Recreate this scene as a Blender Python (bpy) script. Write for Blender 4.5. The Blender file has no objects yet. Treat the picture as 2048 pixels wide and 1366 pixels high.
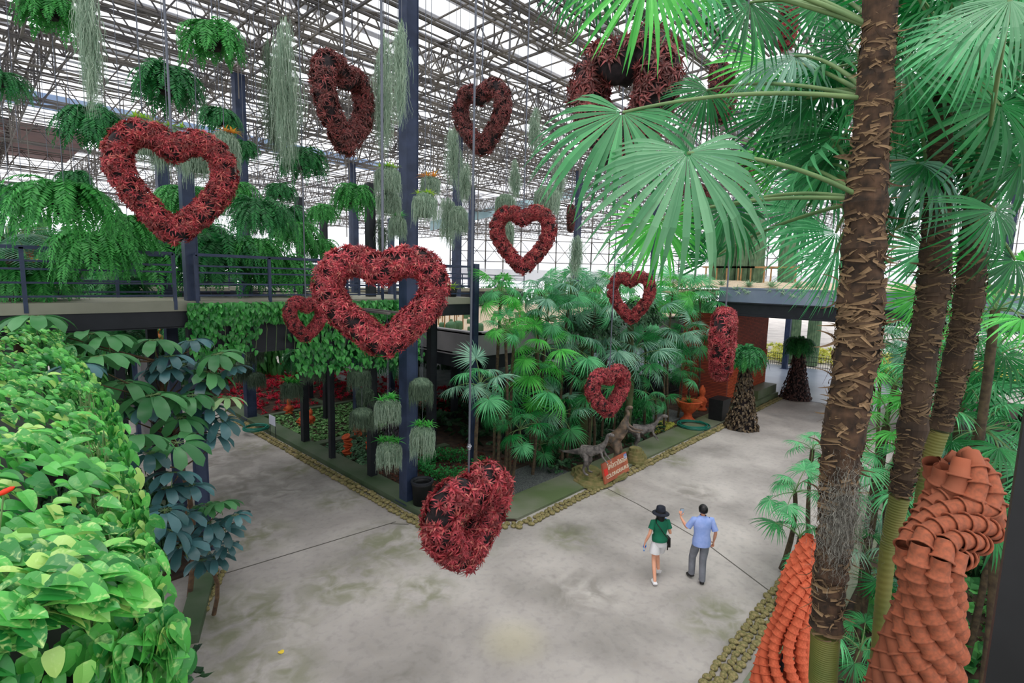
import bpy, bmesh, math
import numpy as np
from mathutils import Vector, Matrix, Euler
PI = math.pi
sc = bpy.context.scene
COL = sc.collection
# ------------------------------------------------------------------ camera (image taken as 2048 x 1366)
FPX = 1035.0; EYE = 6.3
_p = math.atan(127 / FPX); _a = math.atan(.025); _t = math.radians(43.2)
_F = np.array([math.cos(_t), math.sin(_t), 0.]); _R = np.array([math.sin(_t), -math.cos(_t), 0.]); _Z = np.array([0, 0, 1.])
FW = math.cos(_p) * _F - math.sin(_p) * _Z
_U = math.sin(_p) * _F + math.cos(_p) * _Z
CX = math.cos(_a) * _R + math.sin(_a) * _U
CU = -math.sin(_a) * _R + math.cos(_a) * _U
CAM = np.array([0, 0, EYE])
cd = bpy.data.cameras.new('camera'); cam = bpy.data.objects.new('camera', cd); COL.objects.link(cam)
cd.sensor_width = 36; cd.lens = FPX / 2048 * 36; cd.clip_start = .05; cd.clip_end = 600
mw = Matrix.Identity(4)
for i in range(3):
    mw[i][0] = CX[i]; mw[i][1] = CU[i]; mw[i][2] = -FW[i]; mw[i][3] = CAM[i]
cam.matrix_world = mw
sc.camera = cam
def ray(x, y): return FW + CX * (x - 1024) / FPX - CU * (y - 683) / FPX
def P(x, y, t): return CAM + ray(x, y) * t                    # the place at depth t seen at x, y
def G(x, y, z=0.):
    d = ray(x, y); return CAM + d * (z - EYE) / d[2]          # the place at height z
# ------------------------------------------------------------------ sky, light, exposure
w = bpy.data.worlds.new('sky'); sc.world = w; w.use_nodes = True
nt = w.node_tree; nt.nodes.clear()
tc = nt.nodes.new('ShaderNodeTexCoord'); sp = nt.nodes.new('ShaderNodeSeparateXYZ')
cr = nt.nodes.new('ShaderNodeValToRGB'); bg = nt.nodes.new('ShaderNodeBackground'); wo = nt.nodes.new('ShaderNodeOutputWorld')
nt.links.new(tc.outputs['Generated'], sp.inputs[0]); nt.links.new(sp.outputs['Z'], cr.inputs[0])
cr.color_ramp.elements[0].position = 0.0; cr.color_ramp.elements[0].color = (.60, .62, .66, 1)
cr.color_ramp.elements[1].position = 1.0; cr.color_ramp.elements[1].color = (1, 1, 1, 1)
e = cr.color_ramp.elements.new(.45); e.color = (.62, .635, .66, 1)
nt.links.new(cr.outputs[0], bg.inputs[0]); nt.links.new(bg.outputs[0], wo.inputs[0])
bg.inputs[1].default_value = 1.55
sd = bpy.data.lights.new('sun', 'SUN'); sd.energy = 1.2; sd.angle = math.radians(40); sd.color = (1, .98, .95)
sun = bpy.data.objects.new('sun', sd); COL.objects.link(sun)
sun.rotation_euler = Vector((-.35, -.15, 1)).to_track_quat('Z', 'Y').to_euler(); sun.location = (0, 0, 40)
vs = sc.view_settings; vs.view_transform = 'Standard'; vs.look = 'None'; vs.exposure = 0.75; vs.gamma = 1; vs.use_curve_mapping = False
sc.cycles.max_bounces = 7; sc.cycles.diffuse_bounces = 4; sc.cycles.transparent_max_bounces = 4; sc.cycles.use_denoising = True

# ------------------------------------------------------------------ mesh helpers
def unit(v):
    v = np.asarray(v, float); n = np.linalg.norm(v); return v / n if n > 1e-9 else v
def frame(y, up=(0, 0, 1)):
    """3x3 with columns x, y, z: y along the given direction, z as near to up as can be"""
    y = unit(y); x = np.cross(y, up)
    if np.linalg.norm(x) < 1e-6: x = np.cross(y, (1, 0, 0))
    x = unit(x); z = np.cross(x, y); return np.array([x, y, z]).T
def rz(a): c, s = math.cos(a), math.sin(a); return np.array([[c, -s, 0], [s, c, 0], [0, 0, 1.]])
def rx(a): c, s = math.cos(a), math.sin(a); return np.array([[1., 0, 0], [0, c, -s], [0, s, c]])
def ry(a): c, s = math.cos(a), math.sin(a); return np.array([[c, 0, s], [0, 1., 0], [-s, 0, c]])
def wloc(o):
    v = Vector((0, 0, 0))
    while o is not None: v += o.location; o = o.parent
    return np.array(v)
def tag(o, label=None, cat=None, group=None, kind=None):
    if label: o['label'] = label
    if cat: o['category'] = cat
    if group: o['group'] = group
    if kind: o['kind'] = kind
    return o
def empty(name, loc, label, cat, group=None):
    o = bpy.data.objects.new(name, None); COL.objects.link(o); o.location = [float(c) for c in loc]
    o.empty_display_size = .1
    return tag(o, label, cat, group)
def copy_tree(o, parent=None):
    c = o.copy(); COL.objects.link(c)
    if parent is not None: c.parent = parent
    for ch in list(o.children): copy_tree(ch, c)
    return c
class MB:
    def __init__(s): s.v = []; s.q = []; s.t = []; s.n = 0
    def add(s, V, F, mi=0):
        V = np.asarray(V, float).reshape(-1, 3); F = np.asarray(F, int)
        (s.q if F.shape[1] == 4 else s.t).append((F + s.n, mi)); s.v.append(V); s.n += len(V); return s
    def addm(s, V, parts):                                     # several face arrays over the same vertices
        for F, mi in parts:
            F = np.asarray(F, int); (s.q if F.shape[1] == 4 else s.t).append((F + s.n, mi))
        s.v.append(np.asarray(V, float)); s.n += len(V)
    def inst(s, tmpl, M, T, mi=0):
        V, F = tmpl; M = np.asarray(M); T = np.asarray(T)
        W = np.einsum('nij,vj->nvi', M, V) + T[:, None, :]
        Q = (F[None] + (np.arange(len(T)) * len(V))[:, None, None]).reshape(-1, F.shape[1])
        return s.add(W.reshape(-1, 3), Q, mi)
    BF = [[0, 3, 2, 1], [4, 5, 6, 7], [0, 1, 5, 4], [1, 2, 6, 5], [2, 3, 7, 6], [3, 0, 4, 7]]
    def box(s, c, d, M=None, mi=0, taper=1.):
        x, y, z = np.asarray(d) / 2.
        V = np.array([[-x, -y, -z], [x, -y, -z], [x, y, -z], [-x, y, -z], [-x * taper, -y * taper, z], [x * taper, -y * taper, z], [x * taper, y * taper, z], [-x * taper, y * taper, z]])
        if M is not None: V = V @ np.asarray(M).T
        return s.add(V + np.asarray(c), s.BF, mi)
    def span(s, a, b, mi=0):                                   # box between two corners
        a = np.asarray(a, float); b = np.asarray(b, float); return s.box((a + b) / 2, abs(b - a), mi=mi)
    def bar(s, p, q, w, h=None, up=(0, 0, 1), mi=0):
        p = np.asarray(p, float); q = np.asarray(q, float); M = frame(q - p, up)
        return s.box((p + q) / 2, (w, np.linalg.norm(q - p), h or w), M, mi)
    def tube(s, pts, r, n=8, mi=0, cap=True, up=(0, 0, 1), flat=1.):
        pts = np.asarray(pts, float); m = len(pts); r = np.broadcast_to(np.asarray(r, float), (m,))
        T = np.gradient(pts, axis=0); V = []
        x = None
        for i in range(m):
            t = unit(T[i])
            if x is None:
                x = np.cross(t, up)
                if np.linalg.norm(x) < 1e-3: x = np.cross(t, (1, 0, 0.))
            x = unit(x - t * np.dot(x, t)); y = np.cross(t, x)
            a = np.arange(n) * 2 * PI / n
            V.append(pts[i] + r[i] * (np.cos(a)[:, None] * x + flat * np.sin(a)[:, None] * y))
        V = np.concatenate(V); i = np.arange(m - 1)[:, None] * n; j = np.arange(n)[None]; k = (j + 1) % n
        Q = np.stack([i + j, i + n + j, i + n + k, i + k], -1).reshape(-1, 4)
        s.add(V, Q, mi)
        if cap and n > 2:
            for b, o in ((0, 1), ((m - 1) * n, -1)):
                c = V[b:b + n].mean(0); s.add(np.vstack([V[b:b + n], c]), [[n, (q_ if o > 0 else (q_ + 1) % n), ((q_ + 1) % n if o > 0 else q_)] for q_ in range(n)], mi)
        return s
    def lathe(s, prof, n=16, c=(0, 0, 0), M=None, mi=0, wob=None):
        prof = np.asarray(prof, float); m = len(prof); a = np.arange(n) * 2 * PI / n
        V = np.stack([prof[:, 0][:, None] * np.cos(a), prof[:, 0][:, None] * np.sin(a), np.repeat(prof[:, 1][:, None], n, 1)], -1)
        if wob is not None: V = V * wob(V)
        V = V.reshape(-1, 3)
        if M is not None: V = V @ np.asarray(M).T
        i = np.arange(m - 1)[:, None] * n; j = np.arange(n)[None]; k = (j + 1) % n
        return s.add(V + np.asarray(c), np.stack([i + j, i + k, i + n + k, i + n + j], -1).reshape(-1, 4), mi)
    def mesh(s, name, mats, smooth=False, sub=None):
        V = np.concatenate(s.v); V = V - sub if sub is not None else V
        me = bpy.data.meshes.new(name); me.vertices.add(len(V)); me.vertices.foreach_set('co', V.astype(np.float32).ravel())
        L = []; st = []; mi = []; p = 0
        for lst, k in ((s.q, 4), (s.t, 3)):
            for F, m in lst:
                L.append(F.ravel()); st.append(p + np.arange(len(F)) * k); mi.append(np.full(len(F), m)); p += F.size
        L = np.concatenate(L); st = np.concatenate(st); mi = np.concatenate(mi)
        me.loops.add(len(L)); me.loops.foreach_set('vertex_index', L.astype(np.int32))
        me.polygons.add(len(st)); me.polygons.foreach_set('loop_start', st.astype(np.int32))
        me.polygons.foreach_set('material_index', mi.astype(np.int32))
        me.polygons.foreach_set('use_smooth', np.full(len(st), smooth))
        for m in (mats if isinstance(mats, (list, tuple)) else [mats]): me.materials.append(m)
        me.update(calc_edges=True); return me
    def build(s, name, mats, parent=None, smooth=False, origin=None):
        sub = wloc(parent) if parent is not None else np.zeros(3)
        if origin is not None: sub = sub + (np.asarray(origin) - sub)
        o = bpy.data.objects.new(name, s.mesh(name, mats, smooth, sub)); COL.objects.link(o)
        if parent is not None: o.parent = parent
        if origin is not None: o.location = [float(c) for c in (np.asarray(origin) - (wloc(parent) if parent is not None else 0))]
        return o
def place(name, me, parent, loc, M=None, scale=1.):
    """an object sharing mesh me; loc is relative to the parent"""
    o = bpy.data.objects.new(name, me); COL.objects.link(o)
    m = Matrix([list(r) + [0] for r in (np.eye(3) if M is None else np.asarray(M))] + [[0, 0, 0, 1]])
    if parent is not None: o.parent = parent
    o.rotation_euler = m.to_euler(); o.location = [float(c) for c in loc]; o.scale = (scale,) * 3 if np.isscalar(scale) else scale
    return o

# ------------------------------------------------------------------ materials
def lin(c): return tuple(((v / 255) / 12.92 if v / 255 <= .04045 else ((v / 255 + .055) / 1.055) ** 2.4) for v in c[:3]) + (1,)
def mat(name, c1, c2=None, rough=.6, metal=0., noise=None, island=False, transl=0., bump=0., bscale=30., spec=.4, detail=4, c3=None):
    m = bpy.data.materials.new(name); m.use_nodes = True; t = m.node_tree; b = t.nodes['Principled BSDF']
    b.inputs['Roughness'].default_value = rough; b.inputs['Metallic'].default_value = metal; b.inputs['Specular IOR Level'].default_value = spec
    b.inputs['Base Color'].default_value = lin(c1); out = None
    if c2 is not None:
        r = t.nodes.new('ShaderNodeValToRGB'); r.color_ramp.elements[0].color = lin(c1); r.color_ramp.elements[1].color = lin(c2)
        if c3 is not None: r.color_ramp.elements.new(.8).color = lin(c2); r.color_ramp.elements[2].color = lin(c3)
        if island:
            g = t.nodes.new('ShaderNodeNewGeometry'); t.links.new(g.outputs['Random Per Island'], r.inputs[0])
        else:
            c = t.nodes.new('ShaderNodeTexCoord'); n = t.nodes.new('ShaderNodeTexNoise'); n.inputs['Scale'].default_value = noise or 5; n.inputs['Detail'].default_value = detail
            t.links.new(c.outputs['Object'], n.inputs['Vector']); t.links.new(n.outputs['Fac'], r.inputs[0])
            r.color_ramp.elements[0].position = .35; r.color_ramp.elements[-1].position = .68
        out = r.outputs[0]; t.links.new(out, b.inputs['Base Color'])
    if transl:
        tr = t.nodes.new('ShaderNodeBsdfTranslucent'); mx = t.nodes.new('ShaderNodeMixShader'); mx.inputs[0].default_value = transl
        if out: t.links.new(out, tr.inputs[0])
        else: tr.inputs[0].default_value = lin(c1)
        t.links.new(b.outputs[0], mx.inputs[1]); t.links.new(tr.outputs[0], mx.inputs[2]); t.links.new(mx.outputs[0], t.nodes['Material Output'].inputs[0])
    if bump:
        c = t.nodes.new('ShaderNodeTexCoord'); n = t.nodes.new('ShaderNodeTexNoise'); n.inputs['Scale'].default_value = bscale; n.inputs['Detail'].default_value = 6
        u = t.nodes.new('ShaderNodeBump'); u.inputs['Strength'].default_value = bump
        t.links.new(c.outputs['Object'], n.inputs['Vector']); t.links.new(n.outputs['Fac'], u.inputs['Height']); t.links.new(u.outputs[0], b.inputs['Normal'])
    return m
MT = {}
MT['steel'] = mat('navy_steel', (32, 44, 68), (50, 62, 90), rough=.45, noise=3)
MT['darksteel'] = mat('black_steel', (22, 25, 32), (32, 35, 42), rough=.55, noise=3)
MT['truss'] = mat('weathered_truss', (70, 67, 70), (116, 110, 102), rough=.6, noise=.8)
MT['slat'] = mat('pale_roof_sheet', (196, 198, 204), (222, 222, 226), rough=.5, noise=.3, transl=.4)
MT['blueband'] = mat('grey_blue_cladding', (120, 142, 176), (142, 160, 188), noise=.5)
MT['tealband'] = mat('teal_grey_trim', (132, 158, 166), (150, 174, 180), noise=.5)
MT['white'] = mat('white_wall_sheet', (226, 226, 232), (236, 236, 240), noise=.4)
MT['redroof'] = mat('red_brown_roof', (92, 58, 56), (120, 80, 76), noise=.6)
MT['concrete'] = mat('deck_concrete', (148, 146, 130), (120, 122, 106), noise=1.2, bump=.15, c3=(92, 106, 70))
MT['kerb'] = mat('mossy_kerb', (62, 84, 56), (96, 104, 88), noise=1.1, bump=.3, c3=(54, 92, 40))
MT['strip'] = mat('mossy_walk_strip', (88, 104, 68), (128, 128, 116), noise=.75, bump=.2, c3=(96, 112, 76))
MT['soil'] = mat('dark_soil', (40, 32, 26), (72, 54, 42), noise=4, bump=.6, rough=.95)
MT['gravel'] = mat('dark_gravel', (58, 62, 64), (104, 108, 106), noise=22, bump=.8, rough=.9)
MT['sand'] = mat('pale_gravel', (178, 160, 136), (214, 196, 172), noise=26, bump=.6, rough=.9)
MT['render'] = mat('grey_planter_render', (128, 126, 130), (146, 142, 144), noise=.9, bump=.1)
MT['greyband'] = mat('grey_blue_parapet', (112, 126, 146), (132, 144, 160), noise=.8, bump=.1)
MT['cable'] = mat('galvanised_cable', (96, 100, 110), rough=.4, metal=.4)
MT['chrome'] = mat('zinc_clamp', (170, 174, 182), rough=.3, metal=.9)
MT['black'] = mat('black_plastic', (16, 17, 20), (26, 27, 30), rough=.5)
MT['core'] = mat('dark_root_mat', (22, 18, 20), (44, 34, 36), noise=18, bump=.8, rough=.95)
# leaves
MT['fern'] = mat('fern_green', (38, 120, 52), (84, 178, 84), island=True, transl=.4, rough=.5)
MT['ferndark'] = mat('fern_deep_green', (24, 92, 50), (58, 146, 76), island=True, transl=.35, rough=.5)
MT['moss'] = mat('pale_spanish_moss', (124, 152, 130), (186, 204, 182), island=True, transl=.3, rough=.9)
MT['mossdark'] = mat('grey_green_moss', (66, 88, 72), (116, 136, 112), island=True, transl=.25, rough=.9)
MT['mosscore'] = mat('moss_core', (70, 92, 74), (110, 130, 106), noise=14, bump=.8, rough=1)
MT['red'] = mat('red_bromeliad', (100, 34, 38), (200, 78, 84), island=True, transl=.3, rough=.45, c3=(208, 128, 110))
MT['redpink'] = mat('pink_red_bromeliad', (108, 34, 42), (218, 88, 98), island=True, transl=.3, rough=.45, c3=(220, 140, 124))
MT['redbrown'] = mat('brown_red_bromeliad', (66, 34, 34), (150, 84, 80), island=True, transl=.2, rough=.5, c3=(176, 84, 84))
for kq, br_ in (('red', (88, 46, 42)), ('redpink', (92, 44, 40)), ('redbrown', (84, 52, 46))):
    t = MT[kq].node_tree; bs = t.nodes['Principled BSDF']; src = bs.inputs['Base Color'].links[0].from_socket; c = t.nodes.new('ShaderNodeTexCoord'); n = t.nodes.new('ShaderNodeTexNoise'); n.inputs['Scale'].default_value = 7
    r_ = t.nodes.new('ShaderNodeMapRange'); r_.inputs[1].default_value = .46; r_.inputs[2].default_value = .6; x = t.nodes.new('ShaderNodeMix'); x.data_type = 'RGBA'; x.inputs[7].default_value = lin(br_)
    m2 = t.nodes.new('ShaderNodeMath'); m2.operation = 'MULTIPLY'; m2.inputs[1].default_value = .55; t.links.new(c.outputs['Object'], n.inputs['Vector']); t.links.new(n.outputs['Fac'], r_.inputs[0]); t.links.new(r_.outputs[0], m2.inputs[0]); t.links.new(m2.outputs[0], x.inputs[0]); t.links.new(src, x.inputs[6]); t.links.new(x.outputs[2], bs.inputs['Base Color'])
MT['lime'] = mat('lime_bromeliad', (110, 190, 50), (196, 214, 84), island=True, transl=.4)
MT['orange'] = mat('orange_bromeliad', (222, 130, 60), (240, 190, 70), island=True, transl=.4)
MT['bright'] = mat('bright_green_leaf', (50, 160, 60), (112, 214, 100), island=True, transl=.4)
MT['bedred'] = mat('scarlet_bed_bromeliad', (150, 20, 44), (232, 50, 80), island=True, transl=.3)
MT['stem'] = mat('green_brown_stem', (62, 66, 40), (96, 88, 58), noise=6, bump=.4)
MT['wood'] = mat('brown_bark', (66, 50, 38), (108, 84, 60), noise=9, bump=.8, rough=.9)
def fanmat(name, c1, c2, tr=.35, rough=.4):
    return mat(name, c1, c2, island=True, transl=tr, rough=rough, spec=.5)
MT['fanA'] = fanmat('fan_leaf_emerald', (56, 150, 90), (110, 205, 136))
MT['fanB'] = fanmat('fan_leaf_bright', (50, 160, 50), (104, 212, 92))
MT['fanC'] = fanmat('fan_leaf_blue_green', (78, 138, 112), (158, 208, 178))
MT['fanD'] = fanmat('fan_leaf_deep', (14, 92, 44), (38, 140, 66), .35)
MT['fanE'] = fanmat('fan_leaf_pale', (84, 150, 106), (128, 184, 140), .3)
MT['petiole'] = mat('green_petiole', (88, 118, 72), (116, 140, 88), noise=4)

# ------------------------------------------------------------------ leaf templates (each a vertex array and a quad array)
def blade(L, W, n=4, bend=.6, fold=.25, prof=None, lift=0.):
    """strap or oval leaf along +Y, bending down; three vertices per station"""
    prof = prof or (lambda s: math.sin(PI * min(1, .12 + .88 * s)) ** .7)
    V = []; y = z = 0.; a = lift
    for i in range(n + 1):
        s = i / n; w_ = W / 2 * (prof(s) if i < n else .03)
        V += [[-w_, y, z + fold * w_], [0, y, z], [w_, y, z + fold * w_]]
        a2 = lift - bend * (s + .5 / n); y += L / n * math.cos(a2); z += L / n * math.sin(a2)
    i = np.arange(n)[:, None] * 3; Q = np.concatenate([i + [0, 1, 4, 3], i + [1, 2, 5, 4]])
    return np.array(V), Q
def join(parts):
    V = []; Q = []; n = 0
    for v, q in parts: V.append(v); Q.append(q + n); n += len(v)
    return np.concatenate(V), np.concatenate(Q)
def rosette(n, L, W, seed=0, seg=3, e0=75, e1=0, bend=.9, fold=.3, prof=None):
    r = np.random.RandomState(seed); out = []
    for i in range(n):
        f = (i + .5) / n; v, q = blade(L * r.uniform(.8, 1.1) * (.6 + .4 * f), W, seg, bend * r.uniform(.7, 1.3), fold, prof)
        el = math.radians(e0 + (e1 - e0) * f + r.uniform(-8, 8)); az = i * 2.39996 + r.uniform(-.2, .2)
        out.append((v @ (rz(az) @ rx(el)).T, q))
    return join(out)
spike = lambda s: 1 - s * .75
oval = lambda s: max(.05, math.sin(PI * (s ** .75)) )
heartl = lambda s: (.55 + 2.2 * s if s < .2 else 1.0 * math.cos((s - .2) / .8 * PI / 2) ** .75)
# ------------------------------------------------------------------ setting: floor
def floor_mat():
    m = bpy.data.materials.new('worn_concrete'); m.use_nodes = True; t = m.node_tree; b = t.nodes['Principled BSDF']
    N = t.nodes.new; K = t.links.new
    tc = N('ShaderNodeTexCoord')
    def noise(s, d=5, dist=0.):
        n = N('ShaderNodeTexNoise'); n.inputs['Scale'].default_value = s; n.inputs['Detail'].default_value = d; n.inputs['Distortion'].default_value = dist
        K(tc.outputs['Object'], n.inputs['Vector']); return n.outputs['Fac']
    def ramp(i, stops):
        r = N('ShaderNodeValToRGB'); K(i, r.inputs[0]); e = r.color_ramp.elements
        while len(e) < len(stops): e.new(.5)
        for k, (p_, c) in enumerate(stops): e[k].position = p_; e[k].color = c
        return r.outputs[0]
    def mix(f, a, b_):
        x = N('ShaderNodeMix'); x.data_type = 'RGBA'; K(f, x.inputs[0]) if not isinstance(f, float) else setattr(x.inputs[0], 'default_value', f)
        for v, s in ((a, 6), (b_, 7)):
            if isinstance(v, tuple): x.inputs[s].default_value = v
            else: K(v, x.inputs[s])
        return x.outputs[2]
    base = ramp(noise(.55, 8, .35), [(.32, lin((142, 137, 133))), (.5, lin((165, 159, 155))), (.7, lin((184, 178, 173)))])
    fine = ramp(noise(7, 10, .2), [(.3, (.8, .8, .8, 1)), (.5, (1, 1, 1, 1)), (.75, (1.0, .98, .95, 1))])
    mm = N('ShaderNodeMix'); mm.data_type = 'RGBA'; mm.blend_type = 'MULTIPLY'; mm.inputs[0].default_value = .7
    K(base, mm.inputs[6]); K(fine, mm.inputs[7]); col = mm.outputs[2]
    def blob(x, y, r, stretch=1.):
        v = N('ShaderNodeVectorMath'); v.operation = 'SUBTRACT'; K(tc.outputs['Object'], v.inputs[0]); v.inputs[1].default_value = (x, y, 0)
        l = N('ShaderNodeVectorMath'); l.operation = 'LENGTH'; K(v.outputs[0], l.inputs[0])
        mr = N('ShaderNodeMapRange'); mr.interpolation_type = 'SMOOTHSTEP'; K(l.outputs['Value'], mr.inputs[0]); mr.inputs[1].default_value = r; mr.inputs[2].default_value = r * .15; mr.inputs[3].default_value = 0; mr.inputs[4].default_value = 1
        return mr.outputs[0]
    def madd(a, b_, op):
        x = N('ShaderNodeMath'); x.operation = op; x.use_clamp = True; K(a, x.inputs[0])
        if isinstance(b_, float): x.inputs[1].default_value = b_
        else: K(b_, x.inputs[1])
        return x.outputs[0]
    acc = None
    for x, y, r in [(6.6, 9.9, 1.6), (7.6, 8.7, 1.2), (9.9, 7.2, 1.0), (3.0, 9.4, 1.8), (2.6, 7.8, 1.6), (5.0, 9.2, 1.3), (6.9, 13, 1.1), (7, 16, 1.0), (6.9, 19, 1.1), (7.0, 22, 1.2), (4.4, 12.5, 1.3), (4.2, 15, 1.), (13, 7.9, .7), (17, 7.9, .9), (9.4, 3.2, 1.2), (5.9, 7.9, 1.0)]:
        bb = blob(x, y, r); acc = bb if acc is None else madd(acc, bb, 'MAXIMUM')
    ms = ramp(noise(2.2, 6, .8), [(.4, (0, 0, 0, 1)), (.62, (1, 1, 1, 1))])
    f = madd(madd(acc, ms, 'MULTIPLY'), .75, 'MULTIPLY')
    col = mix(f, col, lin((112, 116, 84)))
    dk = None
    for x, y, r in [(10.1, 7.35, .55), (4.3, 6.2, .5), (8.2, 5.6, 1.2), (14.8, 6.2, 1.0), (5.5, 15.5, 3.2), (5.5, 19, 3.)]:  # last two wide spots paint the walkways' shade onto the left path
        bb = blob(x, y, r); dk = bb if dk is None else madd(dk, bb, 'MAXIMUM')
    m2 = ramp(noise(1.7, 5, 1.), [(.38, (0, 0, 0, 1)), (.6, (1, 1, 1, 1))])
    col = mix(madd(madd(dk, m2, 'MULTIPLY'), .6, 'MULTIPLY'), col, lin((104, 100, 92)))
    yl = blob(6.2, 5.6, .8); m3 = madd(yl, .35, 'MULTIPLY'); col = mix(m3, col, lin((186, 178, 138)))
    K(col, b.inputs['Base Color']); r_ = ramp(noise(1.1, 4), [(.35, (.5, .5, .5, 1)), (.65, (.85, .85, .85, 1))]); K(r_, b.inputs['Roughness'])
    bp = N('ShaderNodeBump'); bp.inputs['Strength'].default_value = .12; K(noise(14, 8), bp.inputs['Height']); K(bp.outputs[0], b.inputs['Normal'])
    b.inputs['Specular IOR Level'].default_value = .35
    return m
MT['floor'] = floor_mat()
MT['joint'] = mat('joint_groove', (84, 80, 74))
MT['road'] = mat('blue_grey_road', (96, 104, 120), (116, 124, 138), noise=.6, rough=.35)
def structure(mb, name, mats, **k): return tag(mb.build(name, mats, **k), kind='structure')
m = MB(); m.box((40, 40, -.1), (150, 150, .2)); structure(m, 'floor', MT['floor'])
def strip(m, pts, w, z=.003, mi=0):
    for a, b in zip(pts[:-1], pts[1:]): m.bar((a[0], a[1], z), (b[0], b[1], z), w, .004, mi=mi)
m = MB()
strip(m, [(3.4, 11.25), (5.3, 11.0), (7.25, 10.75)], .03); strip(m, [(13.1, 8.2), (12.8, 7.0), (12.45, 5.9), (12.0, 4.6), (11.05, 2.9)], .03)
strip(m, [(7.4, 10.4), (7.1, 10.75)], .03); structure(m, 'trim_1', MT['joint'])
m = MB(); m.span((31.5, 4, 0), (44, 40, .012)); structure(m, 'trim_2', MT['road'])
# beds: soil slabs, kerbs, strips
m = MB(); m.span((8.2, 9.4, 0), (31, 32, .05)); m.span((-14, 11.7, 0), (3.3, 40, .05)); m.span((7.0, -14, 0), (40, 2.3, .05)); m.span((-8, -6, 0), (1.4, 11, .05))
V = [(9.5, 8.6, 0), (9.5, 9.4, 0), (8.2, 11, 0), (8.0, 10.3, 0), (9.5, 8.6, .05), (9.5, 9.4, .05), (8.2, 11, .05), (8.0, 10.3, .05)]; m.add(V, m.BF)
tag(m.build('soil', MT['soil']), 'dark bare soil under the plants of all the beds', 'soil', kind='stuff')
m = MB(); m.span((7.85, 10.4, 0), (8.5, 25, .16)); m.span((3.0, 11.6, 0), (3.35, 30, .16)); m.span((8.5, 17.5, .05), (15, 17.85, .14)); m.span((8.5, 14.3, .05), (12, 14.6, .12)); m.span((8.5, 22.6, .05), (17, 22.9, .12))
m.span((11.5, 22.8, .05), (11.8, 32, .1)); m.span((8.3, 27.2, .05), (17, 27.4, .1)); m.span((14.0, 12.5, .05), (14.25, 22.6, .12))
V = []
for z in (0, .16): V += [(2.35, 9.35, z), (3.35, 11.6, z), (3.0, 11.8, z), (2.05, 9.5, z)]
m.add(V, m.BF); structure(m, 'trim_3', MT['kerb'])
m = MB()
for z in (0, .07):
    V = [] if z == 0 else V
    V += [(9.55, 8.62, z), (24.5, 8.62, z), (24.5, 9.7, z), (9.4, 9.7, z)]
m.add(V, m.BF); V = []
for z in (0, .07): V += [(9.55, 8.62, z), (9.4, 9.7, z), (8.5, 10.6, z), (7.95, 10.35, z)]
m.add(V, m.BF); m.span((7.2, 1.6, 0), (30, 2.35, .08)); m.span((24.6, 8.62, 0), (31.2, 9.35, .3)); m.span((28.2, 8.75, .3), (31.2, 9.6, .75)); structure(m, 'trim_4', MT['strip'])
m = MB(); m.span((9.6, 9.7, 0), (13.2, 11.0, .08)); m.span((18.5, 10.2, 0), (23.5, 12.8, .08)); tag(m.build('gravel', MT['gravel']), 'dark grey gravel patches beside the mossy kerb strip', 'gravel', kind='stuff')
# ------------------------------------------------------------------ columns
def column(x, y, z0, z1, s, name, mt='steel', plate=True):
    m = MB(); m.span((x - s / 2, y - s / 2, z0), (x + s / 2, y + s / 2, z1))
    if plate: m.span((x - s * .8, y - s * .8, z0), (x + s * .8, y + s * .8, z0 + .03))
    for sx in (-1, 1):                                        # flange lips of the box section
        m.span((x + sx * s / 2 - .012, y - s / 2 - .012, z0), (x + sx * s / 2 + .012, y + s / 2 + .012, z1))
    return structure(m, name, MT[mt])
k = 5
for x, y in [(8.1, 11.4), (8.1, 22.8), (8.1, 34.2), (19.5, 22.8), (30.9, 22.8), (19.5, 34.2), (30.9, 11.4), (-3.3, 34.2), (42.3, 22.8), (42.3, 11.4), (42.3, 0), (30.9, 34.2)]:
    column(x, y, .1 if x < 10 else 0, 14.0, .33 if y < 12 else .36, 'trim_%d' % k); k += 1
for q, t, s, z1 in [((330, 450), 12.4, .22, 9.0), ((377, 450), 10.9, .22, 9.0)]:
    c = P(*q, t); column(c[0], c[1], 0, z1, s, 'trim_%d' % k); k += 1
column(11.3, 12.3, 0, 6.72, .17, 'trim_%d' % k); k += 1
for px, py, t, s, z1 in [(709, 440, 20, .2, 8.9), (782, 440, 24, .2, 8.9), (255, 470, 19, .2, 8)]:
    c = P(px, py, t); column(c[0], c[1], 0, z1, s, 'trim_%d' % k); k += 1
for x, y, s in [(8.3, 18.1, .2), (8.3, 13.56, .2), (10.48, 20.7, .22), (10.6, 17.2, .2), (11.6, 24.6, .18), (8.15, 15.8, .14), (10.6, 13.6, .22), (11.2, 15.4, .2), (3.25, 20, .22), (3.3, 15.9, .2), (14.5, 17, .2), (14.6, 13.1, .2), (20, 13.1, .2), (25, 13.1, .2)]:
    column(x, y, .1, (8.9 if (x, y) in ((8.3, 13.56), (8.3, 18.1), (10.48, 20.7)) else 5.2) if x < 12 else 3.2, s, 'trim_%d' % k, 'darksteel'); k += 1
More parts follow.
